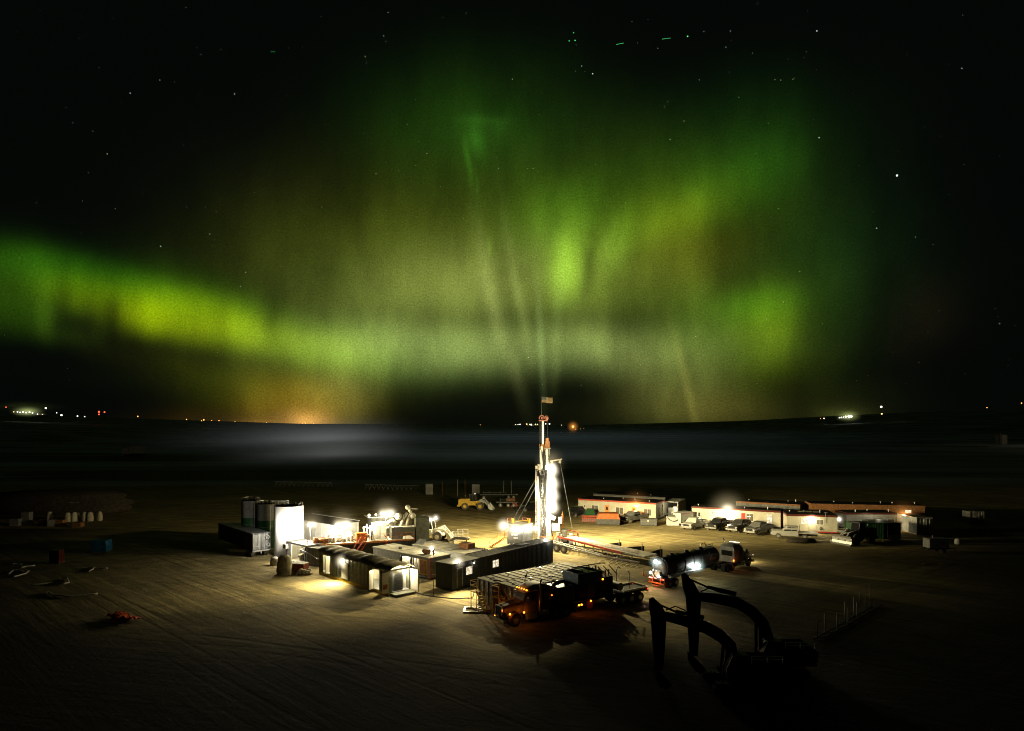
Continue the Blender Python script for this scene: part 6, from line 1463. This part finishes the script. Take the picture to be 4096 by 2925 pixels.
c = PY(548,1961,420); gz = th(c.x,c.y); t = thing('distant_trailer', 'tiny pale trailer far out in the dark left field', 'trailer', (c.x,c.y,gz), R(4)); MB().box(-5,4,0,3,2.2,6.4).build('box', 'dull_white', t); MB().box(-9,-5.6,0,3,1.5,5.2).build('cab', 'dull_white', t); MB().box(-8,3.5,.3,2.7,0.,1.5).build('chassis', 'black_steel', t)

# ================================================================ excavators in the dark foreground
def excavator(label, cx_, cy_, rz, s, joint, elbow, foot, top, bot, elbow2):
    "x forward; arm points are (forward, up)"
    t = thing('excavator', label, 'excavator', (cx_, cy_, 0), rz, 'excavators parked in the dark foreground')
    V2 = lambda p_, y=0: Vector((p_[0], y, p_[1]))
    def limb(pts, ws, y0, y1, nm, m_):
        L_, R_ = [], []
        for i, p_ in enumerate(pts):
            a = Vector(pts[max(i-1,0)]); b_ = Vector(pts[min(i+1,len(pts)-1)]); d_ = (b_-a).normalized(); n_ = Vector((-d_.y, d_.x))*ws[i]/2
            L_.append((p_[0]+n_.x, p_[1]+n_.y)); R_.append((p_[0]-n_.x, p_[1]-n_.y))
        secs = [[Vector((a[0],y0,a[1])), Vector((a[0],y1,a[1])), Vector((b_[0],y1,b_[1])), Vector((b_[0],y0,b_[1]))] for a, b_ in zip(L_, R_)]
        return MB().loft(secs).build(nm, m_, t, bevel=.03)
    def curve(ps, n=2):
        out_ = []
        for i in range(len(ps)-1):
            p0_, p1_, p2_, p3_ = [Vector(ps[max(0,min(len(ps)-1,i+k))]) for k in (-1,0,1,2)]
            for k in range(n):
                u_ = k/n; out_.append(tuple(.5*((2*p1_)+(p2_-p0_)*u_+(2*p0_-5*p1_+4*p2_-p3_)*u_*u_+(3*p1_-p0_-3*p2_+p3_)*u_**3)))
        out_.append(tuple(ps[-1])); return out_
    bc = curve([foot, elbow2, elbow, joint]); nb = len(bc)
    limb(bc, [.55+.34*math.sin(math.pi*min(1,i/(nb-1)*1.05)) for i in range(nb)], -.32, .32, 'boom', 'excavator_paint')
    sc = [top, (top[0]+.05,(top[1]*.75+joint[1]*.25)), joint, (joint[0]+.0,joint[1]*.6+bot[1]*.4), bot]
    sc = [(top[0],top[1]), (top[0]*.6+joint[0]*.4, joint[1]+(top[1]-joint[1])*.5), (joint[0]+.22,joint[1]), (joint[0]+.2, joint[1]*.5+bot[1]*.5), bot]
    limb(sc, [.35,.95,1.15,.9,.55], -.24, .24, 'stick', 'excavator_paint')
    MB().cyl(V2((top[0]-.15,top[1]-.25)), V2(tuple(Vector(top).lerp(Vector(elbow),.5))), .075, n=10).cyl(V2(tuple(Vector(top).lerp(Vector(elbow),.45))), V2((elbow[0]+.1,elbow[1]+.75)), .14, n=10).build('stick_cylinder', 'excavator_paint', t)
    for y in (-.5,.5): MB().cyl((1.2,y,1.5), (elbow2[0]+.3,y,elbow2[1]-.1), .12, n=10).build('boom_cylinder', 'excavator_paint', t)
    MB().tube([V2((joint[0]-.3,joint[1]+.45),.2), V2((joint[0]-1.0,joint[1]+.75),.25), V2((joint[0]-1.7,joint[1]+.45),.2), V2((elbow[0]+.2,elbow[1]+.6),.2)], .05).build('hydraulic_hose', 'excavator_paint', t)
    bx, bz = bot
    prof_ = [(bx+.35,bz+.1),(bx+.30,bz-.6),(bx+.02,bz-1.1),(bx-.45,bz-1.3),(bx-.85,bz-1.0)]; n = 5
    vs = [(x,y,max(z,.05)) for y in (-.6,.6) for x,z in prof_]
    o = MB().add(vs, [(i,i+1,n+i+1,n+i) for i in range(n-1)]+[tuple(range(n)),tuple(range(n,2*n))]).build('bucket', 'excavator_paint', t); o.modifiers.new('thick','SOLIDIFY').thickness = .06
    MB().box(-2.9,1.3,-1.35,1.35,1.05,1.25).build('turntable', 'excavator_paint', t)
    MB().prism([(-3.0,1.3),(-3.1,2.1),(-2.7,2.4),(-.3,2.4),(-.2,1.3)], -1.3, 1.3).build('engine_house', 'excavator_paint', t, bevel=.06)
    k = MB().prism([(-.15,1.3),(-.15,2.95),(.9,2.95),(1.35,2.0),(1.3,1.3)], .35, 1.3).build('cab', 'glass', t, bevel=.03)
    q = MB().box(-.2,.95,.3,1.35,2.95,3.0)
    for y in (.35,1.3):
        for a, b_ in (((-.15,1.3),(-.15,2.95)),((.9,2.95),(1.35,2.0)),((1.35,2.0),(1.3,1.3)),((.4,1.3),(.4,2.95))): q.bar((a[0],y,a[1]),(b_[0],y,b_[1]),.08)
    q.build('cab_frame', 'dark_grey', k)
    MB().rail([(-2.8,1.25,2.4),(-.5,1.25,2.4)], .5, .03).build('guard_rail', 'galvanised', t)
    for y in (-1.15,1.15):
        pr_ = [(-2.0,.05),(2.0,.05),(2.35,.3),(2.35,.65),(2.0,.92),(-2.0,.92),(-2.35,.65),(-2.35,.3)]
        k = MB().prism(pr_, y-.3, y+.3).build('track', 'rubber', t); q = MB()
        for i in range(14): q.box(-2.0+i*.3,-1.85+i*.3,y-.32,y+.32,.92,.97)
        q.build('track_pad', 'dark_grey', k)
    return t
excavator('dark excavator, nearer and lower of two, arm raised in an arch', 17.2, 51.0, R(180), 1, (5.9,5.6), (2.6,4.7), (.5,1.8), (6.65,6.85), (6.1,1.5), (.75,3.4))
excavator('dark excavator, farther and taller of two, arm reaching over the nearer one', 21.0, 54.2, R(180), 1, (6.2,6.2), (2.9,5.7), (.2,1.9), (7.2,8.0), (6.4,1.5), (.9,4.1))

# row of stakes of a long pipe rack at lower right
G4 = 'thin upright posts of the rack line'
random.seed(21); first = None
for i, (px, ytop, ybot) in enumerate(((3300,2455,2535),(3348,2455,2530),(3379,2410,2490),(3390,2432,2510),(3415,2390,2470),(3428,2410,2480),(3440,2372,2410),(3462,2390,2430),(3478,2338,2420),(3270,2480,2560))):
    c = P(px, ybot); z = PY(px, ytop, c.y).z
    o = MB().cyl((0,0,0),(0,0,z),.055,n=8).build('rack_post', 'galvanised', None, c); tag(o, 'thin pale upright post among the row at the dark lower right', 'post', G4)
q = MB(); a, b_ = P(3255,2562), P(3490,2430)
q.bar(a+Vector((0,0,.15)), b_+Vector((0,0,.15)), .15).bar(a+Vector((1.3,.5,.15)), b_+Vector((1.3,.5,.15)), .15)
for i in range(8): p_ = a.lerp(b_, i/8); q.bar(p_+Vector((0,0,.2)), p_+Vector((1.3,.5,.2)), .1)
tag(q.build('sleeper_track', 'dim_white'), 'long low steel rack base running between the thin upright posts', 'rack')
for (pa_, pb_, lab) in (((3150,2610),(3180,2592),'short pale rod on the ground right of the excavators'),((3178,2592),(3225,2600),'long pale rod on the ground right of the excavators'),((2930,2650),(2948,2610),'leaning pale rod beside the farther excavator')):
    tag(MB().cyl(P(*pa_)+Vector((0,0,.1)), P(*pb_)+Vector((0,0,.3)), .06, n=8).build('steel_rod', 'galvanised'), lab, 'rod')

# ================================================================ distant country
def far(px, py, Y):
    p_ = PY(px, py, Y); return p_
def far_lamp(name, label, px, py, m_, r=1.0, Y=1300, group=None, pole=True, hm=None, hr=6):
    p_ = far(px, py, Y); z = th(p_.x, p_.y); t = thing(name, label, 'distant lamp', (p_.x, p_.y, min(z, p_.z-1)), 0, group)
    MB().cyl((0,0,0),(0,0,p_.z-t.location.z),.18,n=6).build('mast', 'dim_white', t); MB().sphere((0,0,p_.z-t.location.z), r, 8).build('bulb', m_, t)
    if hm: halo(t, (0,0,p_.z-t.location.z), hr, hm)
    return t
fw = emis('far_white', (1,.95,.8), 3.0); fy = emis('far_yellow', (1,.75,.3), 2.2); fr = emis('far_red', (1,.10,.04), 2.5); fo_ = emis('far_orange', (1,.4,.08), 3.0)
HFO = halo_mat('glow_far_orange', (1,.45,.12), .05); HFW = halo_mat('glow_far_white', (.75,.85,.3), .05)
def site(name, label, spec, Y=1300, hz=None, sheds=()):
    p0 = far(spec[0][0], spec[0][1], Y); z = th(p0.x, p0.y); t = thing(name, label, 'distant site', (p0.x, p0.y, min(z, p0.z-2)))
    for px, py, r_, m_ in spec:
        q = far(px, py, Y)-t.location
        k = MB().sphere(q, r_, 8).build('flood_lamp', m_, t); MB().cyl((q.x,q.y,min(0,q.z-3)),(q.x,q.y,q.z),.15,n=5).build('lamp_mast', 'dim_white', k)
    for px0, px1, py, h_ in sheds:
        a = far(px0, py, Y+6)-t.location; b_ = far(px1, py, Y+6)-t.location; MB().box(a.x, b_.x, a.y, a.y+8, a.z-h_, a.z).build('shed', 'dull_white', t)
    if hz:
        px, py, hr, m_, sq = hz; q = far(px, py, Y+3)-t.location; o = halo(t, q, hr, m_); o.scale = (hr, hr*.5, hr*sq)
    return t
site('distant_well_site', 'brightly lit works with a row of white lamps on the far left rise', [(55,1648,.9,fy),(70,1648,1.2,fw),(80,1650,1.1,fw),(92,1649,1.4,fw),(104,1651,1.2,fw),(118,1649,1.4,fw),(130,1652,1.2,fw),(150,1657,1.,fw),(170,1658,.8,fy),(183,1633,1.6,fw)], hz=(110,1646,40,HFW,.35), sheds=((60,180,1655,2),))
site('distant_well_site', 'lit works behind the mast crown on the flat horizon', [(2062,1699,.7,fw),(2072,1699,.7,fw),(2080,1698,1.,fw),(2107,1697,1.2,fy),(2119,1698,1.,fy),(2125,1699,1.5,fw),(2142,1698,1.3,fy),(2150,1698,1.,fy),(2183,1696,1.,fw),(2198,1696,1.3,fw)], sheds=((2105,2155,1700,1.5),))
site('distant_well_site', 'small lit works glowing yellowish white on the right horizon', [(3358,1671,1.2,fw),(3366,1670,1.2,fw),(3374,1669,1.,fw),(3383,1667,1.8,fw),(3396,1666,2.6,fw),(3405,1666,2.2,fw)], hz=(3394,1664,32,HFW,.5), sheds=((3355,3400,1673,2),))
site('distant_flare', 'single orange flare with a glow, right of the mast on the horizon', [(2292,1707,2.2,fo_),(2303,1717,.6,fo_),(2322,1716,.5,fo_),(2334,1714,.6,fo_)], hz=(2292,1707,15,halo_mat('glow_flare', (1,.35,.06), .22),1.0))
site('distant_town', 'orange sky glow of a town sitting on the left horizon', [(1210,1693,.8,fo_),(1222,1694,.8,fo_),(1255,1694,.7,fo_)], Y=1500)
for px, py, m_, r_, lab in ((24,1629,fr,1.1,'red beacon at the far left edge above the horizon'),(227,1652,fw,.8,'tiny white lamp just right of the far left works'),(246,1661,fw,1.7,'largest lone white lamp right of the far left works'),(310,1665,fw,1.2,'white lamp of a pair on the left horizon, left one'),(339,1667,fw,.9,'white lamp of a pair on the left horizon, right one'),(396,1648,fr,1.8,'red beacon, top left of the red trio on the left horizon'),(396,1658,fr,1.3,'red beacon, lowest of the red trio on the left horizon'),(418,1649,fr,1.5,'red beacon, right one of the red trio on the left horizon'),(551,1666,fo_,1.2,'lone orange red lamp on the left horizon'),(746,1678,fo_,1.0,'orange lamp where the left sky begins to glow'),(806,1683,fo_,.8,'small orange lamp, left of the closest orange pair'),(815,1680,fo_,1.3,'brightest orange lamp of the closest orange pair'),(847,1682,fo_,.7,'small orange lamp right of the orange pair'),(876,1683,fo_,.9,'orange lamp halfway between the pair and the town glow'),(940,1687,fo_,.6,'faint orange lamp left of the town glow'),(1067,1691,fo_,.6,'tiny orange lamp just left of the town glow'),
    (1921,1700,fo_,.6,'tiny lone red lamp left of the works behind the mast'),(2246,1701,fw,.6,'tiny white lamp between mast and orange flare'),(3296,1674,fw,1.,'pale lamp left of the right horizon works'),(3282,1675,fo_,.7,'small orange lamp left of the pale one on the right horizon'),(3525,1628,fw,2.,'bright white lamp high above the right horizon'),(3527,1656,fy,1.5,'yellowish lamp directly under the high white lamp at right'),(3674,1687,fy,1.4,'lone yellow lamp below the right horizon'),(3948,1631,fo_,.9,'tiny orange lamp near the far right edge'),(4086,1613,fo_,1.,'dim orange lamp at the very right edge')):
    far_lamp('distant_lamp', lab, px, py, m_, r_)
# far right: pale tank stack with red lights
p_ = P(4018,1795); t = thing('pale_stack', 'tall pale stack with a low tank block far at the right edge', 'stack', p_)
k_ = p_.y/F; MB().box(-11*k_,11*k_,0,8,0,55*k_).build('stack', 'dull_white', t); MB().box(-10*k_,26*k_,-2,0,0,14*k_).build('block', 'dull_white', t); MB().bar((-18*k_,0,0),(-18*k_,0,62*k_),1.2).build('side_pole', 'dim_white', t)
for px, py in ((3998,1791),(3938,1797),(3950,1799)): q = PY(px,py,p_.y-4)-t.location; MB().sphere(q, .8, 8).build('red_lamp', fr, t)
light(t, (-4*k_*3, -40, 30), 2500, (1,.8,.5), 2.)
bpy.context.view_layer.update()
for o in list(bpy.data.objects):
    if o.type == 'MESH' and o.parent is None and 'label' not in o and 'kind' not in o:
        print('UNTAGGED', o.name)
